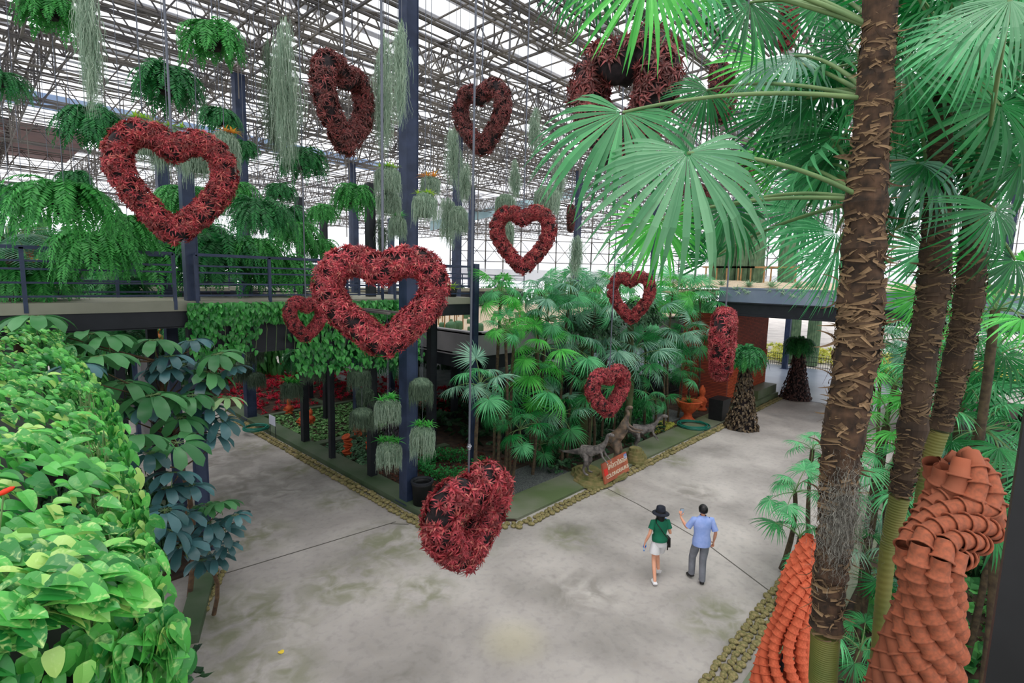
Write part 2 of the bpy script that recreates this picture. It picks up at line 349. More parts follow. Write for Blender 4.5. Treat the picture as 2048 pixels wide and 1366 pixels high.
# ------------------------------------------------------------------ elevated walkways
def walkway(label, decks, beams, rails, origin):
    w_ = empty('elevated_walkway', origin, label, 'walkway')
    m = MB()
    for a, b in decks: m.span(a, b)
    m.build('deck', MT['concrete'], w_)
    m = MB()
    for a, b in beams: m.span(a, b)
    m.build('beam', MT['darksteel'], w_)
    for a, b, z, npost in rails:
        a = np.array(a + (z,)); b = np.array(b + (z,)); m = MB()
        m.bar(a + [0, 0, .97], b + [0, 0, .97], .06, .06)
        for h in (.12, .36, .6, .74): m.bar(a + [0, 0, h], b + [0, 0, h], .035, .035)
        r = m.build('railing', MT['steel'], w_)
        for i in range(npost + 1):
            c = a + (b - a) * i / npost; m = MB(); m.box(c + [0, 0, .4], (.06, .06, 1.14)); m.build('railing_post', MT['steel'], r)
    return w_
walkway('long concrete walkway with black rails crossing behind the two big hearts', [((-6, 12.3, 5.45), (11.25, 14.4, 5.65))],
        [((-6, 12.35, 5.12), (3.2, 12.55, 5.45)), ((3.2, 12.32, 4.5), (8.5, 12.52, 5.45)), ((8.5, 12.34, 5.12), (11.2, 12.54, 5.45)), ((-6, 14.1, 5.1), (8, 14.3, 5.45)),
         ((-6, 12.35, 5.1), (11.2, 12.7, 5.13)), ((3.1, 12.3, 4.46), (8.55, 12.6, 4.5))],
        [((-6, 12.32), (3.0, 12.32), 5.65, 4), ((3.4, 12.32), (7.9, 12.32), 5.65, 3), ((8.3, 12.32), (11.2, 12.32), 5.65, 2), ((-6, 14.38), (8.0, 14.38), 5.65, 5), ((11.22, 12.4), (11.22, 14.4), 5.65, 1)], (2, 12.3, 5.45))
walkway('side branch of the concrete walkway leading away behind the centre heart', [((8.5, 14.42, 5.42), (10.7, 26, 5.6))], [((8.55, 14.42, 5.0), (8.75, 26, 5.42)), ((10.4, 14.42, 5.0), (10.6, 26, 5.42))],
        [((8.52, 14.6), (8.52, 26), 5.6, 5), ((10.66, 14.6), (10.68, 26), 5.6, 5)], (9.3, 20, 5.42))
walkway('far concrete walkway with black rails behind the hanging ferns', [((-8, 27, 5.3), (30, 28.5, 5.5))], [((-8, 27.1, 4.9), (30, 27.3, 5.3))], [((-8, 27.05), (30, 27.05), 5.5, 12)], (10, 27.5, 5.3))
# ------------------------------------------------------------------ raised gravel terrace and overpass
t_ = empty('raised_planter', (12, 13, 3.1), 'grey concrete raised planter on black beam behind the fan palms', 'planter')
m = MB()
for a, b in [((12, 13, 3.55), (32, 13.2, 4.35)), ((12, 13.2, 3.55), (12.2, 30, 4.35)), ((12, 13, 4.3), (32, 13.3, 4.4)), ((12, 13, 4.3), (12.3, 30, 4.4)), ((12, 13.1, 3.5), (32, 30, 3.6))]: m.span(a, b)
m.build('planter_wall', MT['render'], t_)
m = MB(); m.span((12.05, 13.05, 3.05), (32, 13.35, 3.55)); m.span((12.05, 13.05, 3.05), (12.35, 30, 3.55)); m.build('beam', MT['darksteel'], t_)
m = MB(); m.span((12.3, 13.3, 3.6), (32, 30, 4.24)); m.build('gravel_bed', MT['sand'], t_)
t_ = empty('planted_overpass', (25, 4, 4.8), 'grey blue parapet bridge over the far path topped with pale gravel', 'bridge')
m = MB(); m.span((25, -12, 5.42), (25.3, 9.9, 6.1)); m.span((24.98, -12, 6.05), (25.35, 9.9, 6.12)); m.build('parapet', MT['greyband'], t_)
m = MB(); m.span((25.05, -12, 4.86), (25.45, 10, 5.42)); m.span((24.95, -12, 4.8), (25.6, 10, 4.88)); m.span((24.95, -12, 5.38), (25.5, 10, 5.44)); m.build('beam', MT['darksteel'], t_)
m = MB()
g = 24; X, Y = np.meshgrid(np.linspace(25.3, 36, g), np.linspace(-12, 14, g), indexing='ij')
Zz = 6.05 + .35 * np.clip((X - 25.3) / 4, 0, 1) + .12 * np.sin(X * 1.3 + Y * .7) * np.cos(Y * 1.1)
V = np.stack([X, Y, Zz], -1).reshape(-1, 3); i = np.arange(g - 1)[:, None] * g; j = np.arange(g - 1)[None]
m.add(V, np.stack([i + j, i + g + j, i + g + j + 1, i + j + 1], -1).reshape(-1, 4)); m.span((25.3, -12, 5.7), (36, 14, 5.9)); m.build('gravel_top', MT['sand'], t_, smooth=True)
# ------------------------------------------------------------------ roof: trusses, sheets
def truss(a, b, wd=.9, ht=1.2, bay=1.45, r=.042, z=14., name=None):
    m = MB(); a = np.array(a + (z,), float); b = np.array(b + (z,), float); L = np.linalg.norm(b - a); d = (b - a) / L; s = np.array([-d[1], d[0], 0]) * wd / 2; u = np.array([0, 0, ht]); n = int(L / bay)
    for q in (s, -s): m.bar(a + q, b + q, r * 1.7, r * 1.7)
    for q in (s, -s): m.bar(a + u + q, b + u + q, r * 1.7, r * 1.7)
    for i in range(n):
        p0 = a + d * bay * i; p1 = a + d * bay * (i + .5); p2 = a + d * bay * (i + 1)
        for q in (s, -s):
            m.bar(p0 + q, p1 + q + u, r, r); m.bar(p1 + q + u, p2 + q, r, r)
            if i % 2 == 0: m.bar(p0 + q, p0 + q + u, r, r)
        m.bar(p0 + s, p0 - s, r, r)
        if i % 2: m.bar(p0 + s + u, p2 - s + u, r, r)
        else: m.bar(p0 + s, p2 - s, r, r)
    return structure(m, name, MT['truss'])
for x in (-14.7, -3.3, 2.4, 8.1, 13.8, 19.5, 25.2, 30.9, 42.3, 53.7, 65): truss((x, 8), (x, 92), name='trim_%d' % k, wd=.8); k += 1
for y in (-11.4, 0, 5.7, 11.4, 17.1, 20, 22.8, 25.6, 28.5, 34.2, 45.6, 57, 68.4, 80): truss((-16 if y > 12 else 8, y), (86, y), name='trim_%d' % k, wd=.8, bay=1.6); k += 1
m = MB()                                                       # light lattice purlins under the sheets
for y in np.arange(-10, 90, 3.8): m.bar((-16, y, 15.35), (86, y, 15.35), .05, .05); m.bar((-16, y, 15.0), (86, y, 15.0), .04, .04); [m.bar((x, y, 15.0), (x + 1.5, y, 15.35), .035, .035) for x in np.arange(-16, 84, 1.5)] if y < 50 else None
for x in np.arange(-16, 86, 2.85): m.bar((x, 8 if x < 8 else -10, 15.5), (x, 90, 15.5), .05, .05)
structure(m, 'trim_%d' % k, MT['truss']); k += 1
m = MB()
for y in np.arange(-12, 92, 1.5):
    if 36.8 < y < 42.6: continue
    for x0, x1 in ((-18, 86),):
        m.box(((x0 + x1) / 2, y, 15.9), (x1 - x0, .5, .03), rx(.12))
structure(m, 'ceiling', MT['slat'])
m = MB(); m.span((-18, 42.5, 15.6), (30, 42.7, 16.5)); structure(m, 'trim_%d' % k, MT['blueband']); k += 1
m = MB(); m.span((-16, 46, 15.2), (7, 60, 15.28)); structure(m, 'trim_%d' % k, MT['redroof']); k += 1
# gabled neighbour roof in the right background, with its teal fascia
def quadwall(name, pts, th, mt):
    global k
    m = MB(); p_ = np.array(pts, float); n = unit(np.cross(p_[1] - p_[0], p_[3] - p_[0])) * th; m.add(np.vstack([p_, p_ + n]), m.BF); structure(m, name, MT[mt])
quadwall('wall_1', [P(860, 452, 60), P(1600, 275, 78), P(1600, 215, 78), P(860, 400, 60)], .3, 'white')
quadwall('trim_%d' % k, [P(860, 462, 59.5), P(1600, 290, 77.5), P(1600, 272, 77.5), P(860, 444, 59.5)], .3, 'tealband'); k += 1
m = MB()                                                       # white side screens far beyond the garden, with a rail lattice
c0 = P(900, 560, 66); c1 = P(2300, 590, 66)
for z0, z1 in ((6.0, 7.4),): m.bar((c0[0], c0[1], (z0 + z1) / 2), (c1[0], c1[1], (z0 + z1) / 2), .1, z1 - z0)
structure(m, 'wall_2', MT['white'])
m = MB()
for i in range(40):
    a = c0 + (c1 - c0) * i / 40; b = c0 + (c1 - c0) * (i + 1) / 40
    for z in (8.3, 9.6, 11, 12.2): m.bar((a[0], a[1], z), (b[0], b[1], z), .1, .1)
    m.bar((a[0], a[1], 7), (a[0], a[1], 15), .12, .12); m.bar((a[0], a[1], 8.3), (b[0], b[1], 11), .07, .07); m.bar((b[0], b[1], 8.3), (a[0], a[1], 11), .07, .07)
structure(m, 'trim_%d' % k, MT['truss']); k += 1
rr = np.random.RandomState(5)
rod = MB().tube([(0, 0, 0), (0, 0, -1)], .011, 5).mesh('hanger_rod', MT['truss'])
for i in range(90):
    px, py, t = rr.uniform(-20, 1500), rr.uniform(150, 480), rr.uniform(13, 42); c = P(px, py, t)
    if abs(c[2]) > 13.8 or c[2] < 6: continue
    o = bpy.data.objects.new('hanger_rod', rod); COL.objects.link(o); o.location = (c[0], c[1], 14.02); o.scale = (1 + t / 20, 1 + t / 20, 14.02 - c[2])
    tag(o, 'thin grey hanger rod dropping from the roof trusses', 'rod', 'hanger rods under the roof trusses')
# near window post at the right edge and a rail end at the lower left
m = MB(); a = P(2125, 640, 1.5); b = a - np.array([0, 0, 1.6]); m.bar(a + [0, 0, .05], b, .10, .14); structure(m, 'trim_%d' % k, MT['black']); k += 1
# ------------------------------------------------------------------ carriers: everything that hangs from the roof gets a purlin at its line
CARRY = []
def cable(parent, top, bot, r=.009, name='hanging_cable', clamps=(), mt='cable'):
    o = MB().tube([bot, top], r, 6).build(name, MT[mt], parent)
    for z in clamps:
        m = MB(); c = np.array(bot) + (np.array(top) - np.array(bot)) * z
        m.tube([c - [.03, 0, .0], c + [.03, 0, 0]], .018, 6); m.tube([c - [0, 0, .04], c + [0, 0, .04]], .02, 8); m.tube([c - [0, .02, .02], c + [.02, .025, .02]], .012, 6)
        m.build('cable_clamp', MT['chrome'], o)
    return o
# ------------------------------------------------------------------ heart topiaries
def heart_curve(n=72):
    a = np.linspace(0, 2 * PI, n, endpoint=False)
    x = 16 * np.sin(a) ** 3; z = 13 * np.cos(a) - 5 * np.cos(2 * a) - 2 * np.cos(3 * a) - np.cos(4 * a)
    x = x / 32; z = (z + 2.5) / 29
    z = np.where(z > .28, .28 + (z - .28) * .9, z)
    x = x * (1 + .30 * np.sin(PI * np.clip((.12 - z) / .62, 0, 1)))
    for _ in range(26): x = (np.roll(x, 1) + 2 * x + np.roll(x, -1)) / 4; z = (np.roll(z, 1) + 2 * z + np.roll(z, -1)) / 4
    x = x / (x.max() - x.min()); z = z - (z.max() + z.min()) / 2; z = z / (z.max() - z.min())
    return np.stack([x, np.zeros(n), z], -1)
def heart_meshes(W, H, tr, nros, rl, seed, tmpl, mt, bare=0.):
    """core tube and a skin of bromeliad rosettes, centred on the origin, facing -Y"""
    r = np.random.RandomState(seed)
    c = heart_curve(); c = c * [W - 2 * tr, 1, H - 2 * tr]; n = len(c)
    m = MB(); nn = 14; T = unit_rows(np.roll(c, -1, 0) - np.roll(c, 1, 0)); B = np.array([0, 1., 0]); Nn = np.cross(T, B)
    a = np.arange(nn) * 2 * PI / nn; rad = (tr - rl * .7) * (1 + .06 * r.randn(n, nn))
    V = c[:, None] + rad[..., None] * (np.cos(a)[None, :, None] * Nn[:, None] + np.sin(a)[None, :, None] * B)
    i = np.arange(n)[:, None]; j = np.arange(nn)[None]; q = np.stack([i * nn + j, ((i + 1) % n) * nn + j, ((i + 1) % n) * nn + (j + 1) % nn, i * nn + (j + 1) % nn], -1).reshape(-1, 4)
    m.add(V.reshape(-1, 3), q); core = m.mesh('frame_core', MT['core'], True)
    m = MB(); cum = np.concatenate([[0], np.cumsum(np.linalg.norm(np.roll(c, -1, 0) - c, axis=1))]); s = np.interp(r.uniform(0, cum[-1], nros), cum, np.arange(n + 1)) * .99999; k0 = s.astype(int) % n; fr = s - s.astype(int); k1 = (k0 + 1) % n
    cc = c[k0] * (1 - fr)[:, None] + c[k1] * fr[:, None]; th = r.uniform(0, 2 * PI, nros)
    nor = np.cos(th)[:, None] * Nn[k0] + np.sin(th)[:, None] * B
    ok = r.rand(nros) > bare * (nor @ np.array([0, -.3, -.9]) > .35)
    cc, nor = cc[ok], nor[ok]
    Ms = []
    for q_ in nor:
        z = unit(q_ + r.randn(3) * .22 + [0, 0, .22]); x = unit(np.cross(z, r.randn(3))); y = np.cross(z, x); Ms.append(np.array([x, y, z]).T * r.uniform(.8, 1.2))
    Ms = np.array(Ms); pos = cc + nor * (tr - rl * .5); half = len(pos) // 2
    for g, t_ in enumerate(tmpl):
        sl = slice(g, None, len(tmpl)); m.inst(t_, Ms[sl], pos[sl])
    return core, m.mesh('bromeliad_leaves', MT[mt])
def unit_rows(v): return v / np.linalg.norm(v, axis=1, keepdims=True)
def ros_t(rl): return [rosette(12, rl, rl * .21, sd, 2, 68, 8, 1.1, .35, lambda s: (1 - s) ** .6 if s > .25 else .9) for sd in (1, 2, 3)]
HV = {'A': heart_meshes(1.42, 1.46, .185, 950, .105, 1, ros_t(.10), 'red'), 'B': heart_meshes(1.52, 1.3, .20, 1000, .10, 2, ros_t(.095), 'redpink'),
      'C': heart_meshes(1.5, 1.45, .20, 820, .11, 3, ros_t(.11), 'redbrown', .35), 'K': heart_meshes(1.7, 1.65, .30, 560, .16, 4, ros_t(.16), 'redpink'),
      'D': heart_meshes(1.55, 1.75, .30, 620, .14, 6, ros_t(.15), 'redbrown', .75)}
def heart(var, px, py, t, yaw, label, scale=1., tilt=0., roll=0., clamps=(), top=14.):
    c = P(px, py, t); o = empty('heart_topiary', c, label, 'heart topiary')
    core, lv = HV[var]
    vd = math.atan2(c[1], c[0]) - PI / 2                       # turn -Y towards the camera, then yaw
    M = rz(vd + math.radians(yaw)) @ rx(math.radians(tilt)) @ ry(math.radians(roll))
    b = place('frame_core', core, o, (0, 0, 0), M, scale); place('bromeliad_leaves', lv, o, (0, 0, 0), M, scale)
    h = .4 * scale
    cable(o, (c[0], c[1], top), (c[0], c[1], c[2] + h), .014, clamps=clamps); CARRY.append((c[0], c[1], top))
    return o
HL = [
 ('A', 348, 372, 6.1, 2, 'big red bromeliad heart hanging over the walkway at the upper left', 1., 0, 2),
 ('B', 766, 606, 5.7, -6, 'widest red bromeliad heart hanging in front of the dark blue column', 1.02, 0, -2),
 ('C', 690, 218, 7.8, 58, 'tall narrow red heart seen half from the side, left of the tall column', 1.02, 0, 0),
 ('C', 963, 240, 9.6, -42, 'brown red heart with a small hole hanging high right of the tall column', .96, 6, 0),
 ('A', 1046, 481, 10., -8, 'open red heart with a bright palm showing through its hole', .97, 0, -2),
 ('D', 1245, 212, 5.8, -32, 'huge dark heart with bare black patches hanging above the fan leaves', .95, 0, -4),
 ('A', 1262, 596, 12.4, -25, 'small red heart half hidden behind the drooping fan leaf', .92, 0, -4),
 ('B', 612, 640, 11.4, 46, 'small red heart turned side on beside the leafy beam', .84, 0, 4),
 ('B', 1217, 785, 11.6, 52, 'red heart with no visible hole hanging above the dinosaur statues', .98, 0, -4),
 ('B', 1446, 690, 8.6, 86, 'pink red heart seen edge on like a hanging column, before the brick pillar', 1.02, 0, 3),
 ('K', 936, 1042, 6.9, 48, 'lowest and nearest red heart, seen from above, over the grey floor', .98, 8, -4),
 ('C', 1142, 438, 16, 84, 'far small brown red heart tucked behind the open heart', .62, 0, 0),
 ('B', 1576, 48, 10.5, 84, 'red heart seen edge on at the top edge between fan leaves', .85, 0, 3),
 ('C', 1478, 350, 15, 50, 'far brown red heart behind the fan leaves left of the thick trunk', .8, 0, 0),
 ('C', 1385, 410, 16, 20, 'far brown red heart behind the hanging fan leaves in the middle', .9, 0, 0),
 ('C', 1446, 190, 10., 70, 'brown red heart mostly hidden between the upper fan leaves', .8, 0, 0)]
for h in HL: heart(h[0], h[1], h[2], h[3], h[4], h[5], h[6], h[7], h[8], clamps=(.02, .06) if h[0] == 'K' else ())
# ------------------------------------------------------------------ ferns
def fern_mesh(seed, n=86, L=.62, long=0., mt='fern'):
    r = np.random.RandomState(seed); T = []; A = []
    for i in range(n):
        az = i * 2.39996 + r.uniform(-.3, .3); el = math.radians(r.uniform(5, 85)); Lf = L * r.uniform(.7, 1.15) * (1 + long * r.rand()); ns = int(Lf / .030)
        p = np.array([0, 0, 0.05]); ds = Lf / ns; e_ = el; h = rz(az)
        for s in range(ns):
            f = s / ns; d = h @ np.array([math.cos(e_), 0, math.sin(e_)]); p = p + d * ds; e_ -= (el + math.radians(82)) / ns * (1.7 - f * 1.4)
            if s < 2: continue
            side = h @ np.array([0, 1., 0]); ln = .092 * math.sin(PI * min(1, f * .92 + .1)) + .008
            for sg in (1, -1):
                dr = unit(side * sg + d * .35 + [0, 0, -.35] + r.randn(3) * .15); nrm = unit(np.cross(d, dr) * sg)
                T.append(p); A.append((dr * ln, d * .016 , nrm * .004))
    T = np.array(T); A = np.array(A)
    V = np.stack([T, T + A[:, 0] * .45 + A[:, 1], T + A[:, 0] + A[:, 1] * .6, T + A[:, 0] * .5 - A[:, 1]], 1).reshape(-1, 3)
    m = MB(); m.add(V, np.arange(len(V)).reshape(-1, 4)); return m.mesh('fronds', MT[mt])
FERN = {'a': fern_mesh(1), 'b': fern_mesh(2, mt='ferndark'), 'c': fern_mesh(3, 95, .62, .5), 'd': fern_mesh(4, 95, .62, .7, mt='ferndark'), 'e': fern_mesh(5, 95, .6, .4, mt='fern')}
POT = MB().lathe([(.001, -.16), (.09, -.16), (.12, -.02), (.14, .03), (.125, .035), (.10, 0), (.001, 0)], 12).mesh('pot', MT['core'])
def hang_fern(kind, px, py, rad, t, label, top=14., group=None):
    """rad: radius in pixels"""
    s = rad * t / FPX / .50; c = P(px, py - rad * .12, t); o = empty('hanging_fern', c, label, 'fern', group)
    r = np.random.RandomState(int(px * 7 + py)); place('fronds', FERN[kind], o, (0, 0, 0), rz(r.uniform(0, 6)), s); place('pot', POT, o, (0, 0, 0), None, s)
    cable(o, (c[0], c[1], top), (c[0], c[1], c[2]), .006, 'hanging_wire'); CARRY.append((c[0], c[1], top)) if top > 8.5 else None
    return o
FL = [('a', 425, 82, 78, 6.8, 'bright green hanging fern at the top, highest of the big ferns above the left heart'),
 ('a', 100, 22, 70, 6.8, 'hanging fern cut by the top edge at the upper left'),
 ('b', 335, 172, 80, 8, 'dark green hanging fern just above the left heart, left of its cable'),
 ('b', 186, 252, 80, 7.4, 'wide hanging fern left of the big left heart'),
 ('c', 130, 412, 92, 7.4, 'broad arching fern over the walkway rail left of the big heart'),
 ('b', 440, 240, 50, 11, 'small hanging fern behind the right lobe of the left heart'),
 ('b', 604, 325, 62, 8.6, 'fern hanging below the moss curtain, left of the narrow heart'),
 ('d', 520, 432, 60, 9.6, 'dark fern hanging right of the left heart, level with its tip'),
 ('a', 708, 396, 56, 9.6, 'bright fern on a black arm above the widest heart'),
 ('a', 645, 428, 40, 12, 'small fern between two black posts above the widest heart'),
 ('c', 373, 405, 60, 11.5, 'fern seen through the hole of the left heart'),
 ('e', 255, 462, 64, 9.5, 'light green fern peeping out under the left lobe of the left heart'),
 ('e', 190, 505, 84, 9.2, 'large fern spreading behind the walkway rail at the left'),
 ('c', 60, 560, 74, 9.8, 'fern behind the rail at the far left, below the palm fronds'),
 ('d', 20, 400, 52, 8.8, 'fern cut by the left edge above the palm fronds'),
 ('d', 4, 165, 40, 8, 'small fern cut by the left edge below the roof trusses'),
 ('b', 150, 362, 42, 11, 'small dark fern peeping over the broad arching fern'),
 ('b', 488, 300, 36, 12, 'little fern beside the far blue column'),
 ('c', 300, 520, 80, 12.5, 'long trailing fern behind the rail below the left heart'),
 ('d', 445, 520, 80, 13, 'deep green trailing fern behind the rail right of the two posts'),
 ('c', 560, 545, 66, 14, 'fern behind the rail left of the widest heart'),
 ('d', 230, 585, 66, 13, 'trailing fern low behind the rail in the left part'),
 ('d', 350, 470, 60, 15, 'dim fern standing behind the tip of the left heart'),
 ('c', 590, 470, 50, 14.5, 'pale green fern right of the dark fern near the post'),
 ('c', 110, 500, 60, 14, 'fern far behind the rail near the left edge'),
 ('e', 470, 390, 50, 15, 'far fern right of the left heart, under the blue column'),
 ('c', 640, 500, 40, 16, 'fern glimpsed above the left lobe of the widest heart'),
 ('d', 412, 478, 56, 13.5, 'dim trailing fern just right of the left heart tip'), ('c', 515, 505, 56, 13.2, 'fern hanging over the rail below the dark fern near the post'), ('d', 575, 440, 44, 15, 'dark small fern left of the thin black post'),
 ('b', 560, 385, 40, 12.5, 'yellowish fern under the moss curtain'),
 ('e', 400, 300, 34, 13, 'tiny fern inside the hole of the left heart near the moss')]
for f in FL: hang_fern(*f)
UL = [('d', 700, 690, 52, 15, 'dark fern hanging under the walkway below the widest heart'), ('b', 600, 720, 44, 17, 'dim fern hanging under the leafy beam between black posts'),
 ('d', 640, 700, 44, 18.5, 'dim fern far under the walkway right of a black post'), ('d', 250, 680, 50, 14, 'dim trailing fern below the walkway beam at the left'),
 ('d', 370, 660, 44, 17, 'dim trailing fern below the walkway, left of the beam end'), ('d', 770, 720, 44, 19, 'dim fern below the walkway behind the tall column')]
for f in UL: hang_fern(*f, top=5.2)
# ------------------------------------------------------------------ spanish moss
def strands(m, starts, lens, r, wdt=.008, seg=9, spread=.02, mi=0):
    n = len(starts); steps = r.randn(n, seg, 3) * [spread, spread, .0]; s = np.linspace(0, 1, seg)
    P_ = starts[:, None] + np.cumsum(steps, 1) * .8; P_[:, :, 2] -= lens[:, None] * s; P_[:, :, 2] += r.randn(n, seg) * .006
    a = r.uniform(0, PI, n); d = np.stack([np.cos(a), np.sin(a), 0 * a], -1) * wdt / 2; tp = (1 - .7 * s)[None, :, None]
    V = np.stack([P_ - d[:, None] * tp, P_ + d[:, None] * tp], 2).reshape(-1, 3)
    b = (np.arange(n) * seg * 2)[:, None] + np.arange(seg - 1)[None] * 2
    m.add(V, np.stack([b, b + 1, b + 3, b + 2], -1).reshape(-1, 4), mi)
def curtain_mesh(seed, w_, h, lobes=4, n=750, mt='moss', pw=.010):
    r = np.random.RandomState(seed); m = MB(); st = []; ln = []
    for l in range(lobes):
        x0 = r.uniform(-w_ * .36, w_ * .36) if l else 0; z0 = -r.uniform(0, .35) * h if l else 0; hl = (h + z0) * r.uniform(.75, 1.) if l else h; k = n // lobes
        f = r.rand(k) ** 1.3; hw = w_ * .30 * (.35 + .65 * np.sin(PI * np.clip(f * 1.1, 0, 1)))
        st.append(np.stack([x0 + r.randn(k) * hw * .55, r.randn(k) * .06, z0 - f * hl * .72], -1)); ln.append(np.minimum(hl * r.uniform(.12, .42, k), hl * (1 - f * .72)))
    strands(m, np.concatenate(st), np.concatenate(ln), r, pw, 8, .018); return m.mesh('moss_strands', MT[mt])
def curtain(px, py0, py1, wpx, t, label, seed, mt='moss', lobes=4, n=750):
    c = P(px, py0, t); h = (py1 - py0) * t / FPX; w_ = wpx * t / FPX; o = empty('spanish_moss_curtain', c, label, 'spanish moss')
    a = math.atan2(c[1], c[0]) - PI / 2
    place('moss_strands', curtain_mesh(seed, w_, h, lobes, n, mt, max(.007, t / FPX * .9)), o, (0, 0, 0), rz(a))
    MB().tube([c + [0, 0, .02], c - [0, 0, h * .8]], .012, 5).build('hanging_string', MT['mosscore'], o)
    if c[2] < 13.9: cable(o, (c[0], c[1], 14.), tuple(c), .005, 'hanging_wire'); CARRY.append((c[0], c[1], 14.))
curtain(166, -60, 225, 62, 6.4, 'long pale moss curtain tapering to a point at the upper left', 1, lobes=3, n=1100)
curtain(572, 35, 350, 70, 7.6, 'pale moss curtain right of the bright top fern, longest of its pair', 2, n=1200)
curtain(535, 80, 330, 66, 8.0, 'ragged darker moss curtain just right of the bright top fern', 3, 'mossdark', n=900)
curtain(803, 40, 250, 50, 7.6, 'moss curtain touching the left side of the tall column', 4, n=900)
curtain(768, 60, 315, 52, 8.2, 'broad moss curtain between the narrow heart and the tall column', 5, n=1000)
curtain(910, 255, 380, 40, 11, 'moss curtain below the high brown red heart, upper of two', 6)
curtain(935, 325, 410, 34, 11.5, 'moss curtain overlapping the right side of its upper neighbour', 7)
curtain(895, 395, 500, 34, 12, 'thin moss curtain hanging above the terrace left of the open heart', 8)
curtain(1031, 318, 400, 26, 14, 'small moss curtain left of the big fan leaves, above the open heart', 9)
curtain(1125, 300, 400, 34, 13, 'moss curtain hanging beside the left fan leaf tips', 10)
curtain(1155, 470, 560, 30, 14, 'moss curtain hanging right of the open heart', 11)
curtain(1072, 215, 300, 36, 12, 'moss curtain half hidden by the left tips of the upper fan leaf', 12)
curtain(505, 395, 480, 40, 13, 'grey moss curtain among the ferns right of the left heart', 13, 'mossdark')
curtain(760, 430, 520, 30, 15, 'dim moss curtain above the notch of the widest heart', 14, 'mossdark')
def mossball(px, py0, wpx, hpx, t, label, top=None, mt='moss', toproof=14., seed=0):
    """domed pot grown over with moss; top: leaf kind of the plant in it"""
    r = np.random.RandomState(int(px + py0) + seed); c = P(px, py0, t); R = wpx / 2 * t / FPX; h = hpx * t / FPX; o = empty('moss_basket', c, label, 'hanging moss basket')
    m = MB(); m.lathe([(.001, 0), (R * .45, -.04 * h), (R * .8, -.15 * h), (R * .86, -.35 * h), (R * .74, -.6 * h), (R * .5, -.78 * h), (.001, -.8 * h)], 14, c, wob=lambda V: 1 + 0.0 * V); m.build('moss_core', MT['mosscore'], o, smooth=True)
    n = 620; a = r.uniform(0, 2 * PI, n); q = np.sqrt(r.rand(n)); st = c + np.stack([np.cos(a) * q * R, np.sin(a) * q * R, -h * (.28 * q ** 3 + .02) + r.rand(n) * .02], -1)
    st2 = c + np.stack([np.cos(a) * R * .93, np.sin(a) * R * .93, -h * r.uniform(.15, .7, n)], -1)
    m = MB(); strands(m, st, h * r.uniform(.3, .95, n) * (.4 + .6 * q), r, max(.008, t / FPX * .9), 7, .008); strands(m, st2, h * r.uniform(.15, .35, n), r, max(.008, t / FPX * .9), 6, .012); m.build('moss_strands', MT[mt], o)
    if top:
        k, L = {'lime': ('lime', .22), 'orange': ('orange', .28), 'green': ('bright', .24), 'yellow': ('lime', .3)}[top]; m = MB()
        for i in range(5 if top != 'orange' else 3):
            v, f = rosette(13, L * t / 9 * .9, .03 * t / 8, i, 3, 75, 15, .8, .3, lambda s: 1 - s * .8); m.add(v + c + r.randn(3) * [R * .35, R * .35, .0] + [0, 0, -.03], f)
        m.build('bromeliad', MT[k], o)
    cable(o, (c[0], c[1], toproof), (c[0], c[1], c[2] - .05), .006, 'hanging_wire'); CARRY.append((c[0], c[1], toproof)) if toproof > 8.5 else None
MBL = [(775, 332, 50, 62, 8.6, 'moss basket with a lime rosette hanging left of the tall column', 'lime'), (778, 382, 46, 55, 8.9, 'plain moss basket directly below the lime topped one', None),
 (850, 385, 48, 62, 8.4, 'moss basket with lime rosettes hanging right of the tall column', 'lime'), (861, 352, 38, 40, 9.6, 'moss basket with orange rosettes behind the lime one right of the tall column', 'orange'),
 (1011, 388, 40, 50, 12, 'domed moss basket above the left lobe of the open heart', None), (1095, 372, 52, 60, 11, 'domed moss basket above the right lobe of the open heart', None),
 (1012, 440, 32, 60, 12, 'moss basket seen through the hole of the open heart', None), (917, 412, 36, 60, 10.5, 'slim moss basket level with the orange topped basket', None),
 (285, 235, 60, 90, 7.2, 'moss basket with a striped yellow rosette on the shoulder of the left heart', 'yellow'), (335, 250, 60, 95, 7.4, 'moss basket with green yellow rosette inside the left heart hole', 'lime'),
 (395, 268, 60, 95, 7.4, 'moss basket right of the cable inside the left heart hole', 'lime'), (448, 262, 54, 90, 7.2, 'moss basket with orange and green rosette on the right shoulder of the left heart', 'orange'),
 (1370, 250, 40, 60, 12, 'moss basket half hidden behind the middle fan leaves', None), (795, 430, 34, 50, 12, 'moss basket low beside the left edge of the tall column', 'green')]
for b in MBL: mossball(*b[:7])
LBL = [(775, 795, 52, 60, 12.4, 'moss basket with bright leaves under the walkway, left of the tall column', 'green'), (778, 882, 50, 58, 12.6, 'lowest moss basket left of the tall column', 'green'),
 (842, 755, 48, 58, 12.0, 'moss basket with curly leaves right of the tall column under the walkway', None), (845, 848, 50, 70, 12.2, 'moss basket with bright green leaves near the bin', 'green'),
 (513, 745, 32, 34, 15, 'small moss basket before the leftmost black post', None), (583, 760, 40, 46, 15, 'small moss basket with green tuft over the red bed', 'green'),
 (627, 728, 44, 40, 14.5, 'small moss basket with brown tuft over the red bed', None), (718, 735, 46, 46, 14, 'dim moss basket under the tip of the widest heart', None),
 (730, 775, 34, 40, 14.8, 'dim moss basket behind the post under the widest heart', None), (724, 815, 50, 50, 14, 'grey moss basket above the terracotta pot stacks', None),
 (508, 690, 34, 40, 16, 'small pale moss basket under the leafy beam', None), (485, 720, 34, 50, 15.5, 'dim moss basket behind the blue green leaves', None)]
for b in LBL: mossball(b[0], b[1], b[2], b[3], b[4], b[5], b[6], 'mossdark' if b[1] < 790 or b[0] < 740 else 'moss', 5.2 if b[4] > 12.5 else 5.46)
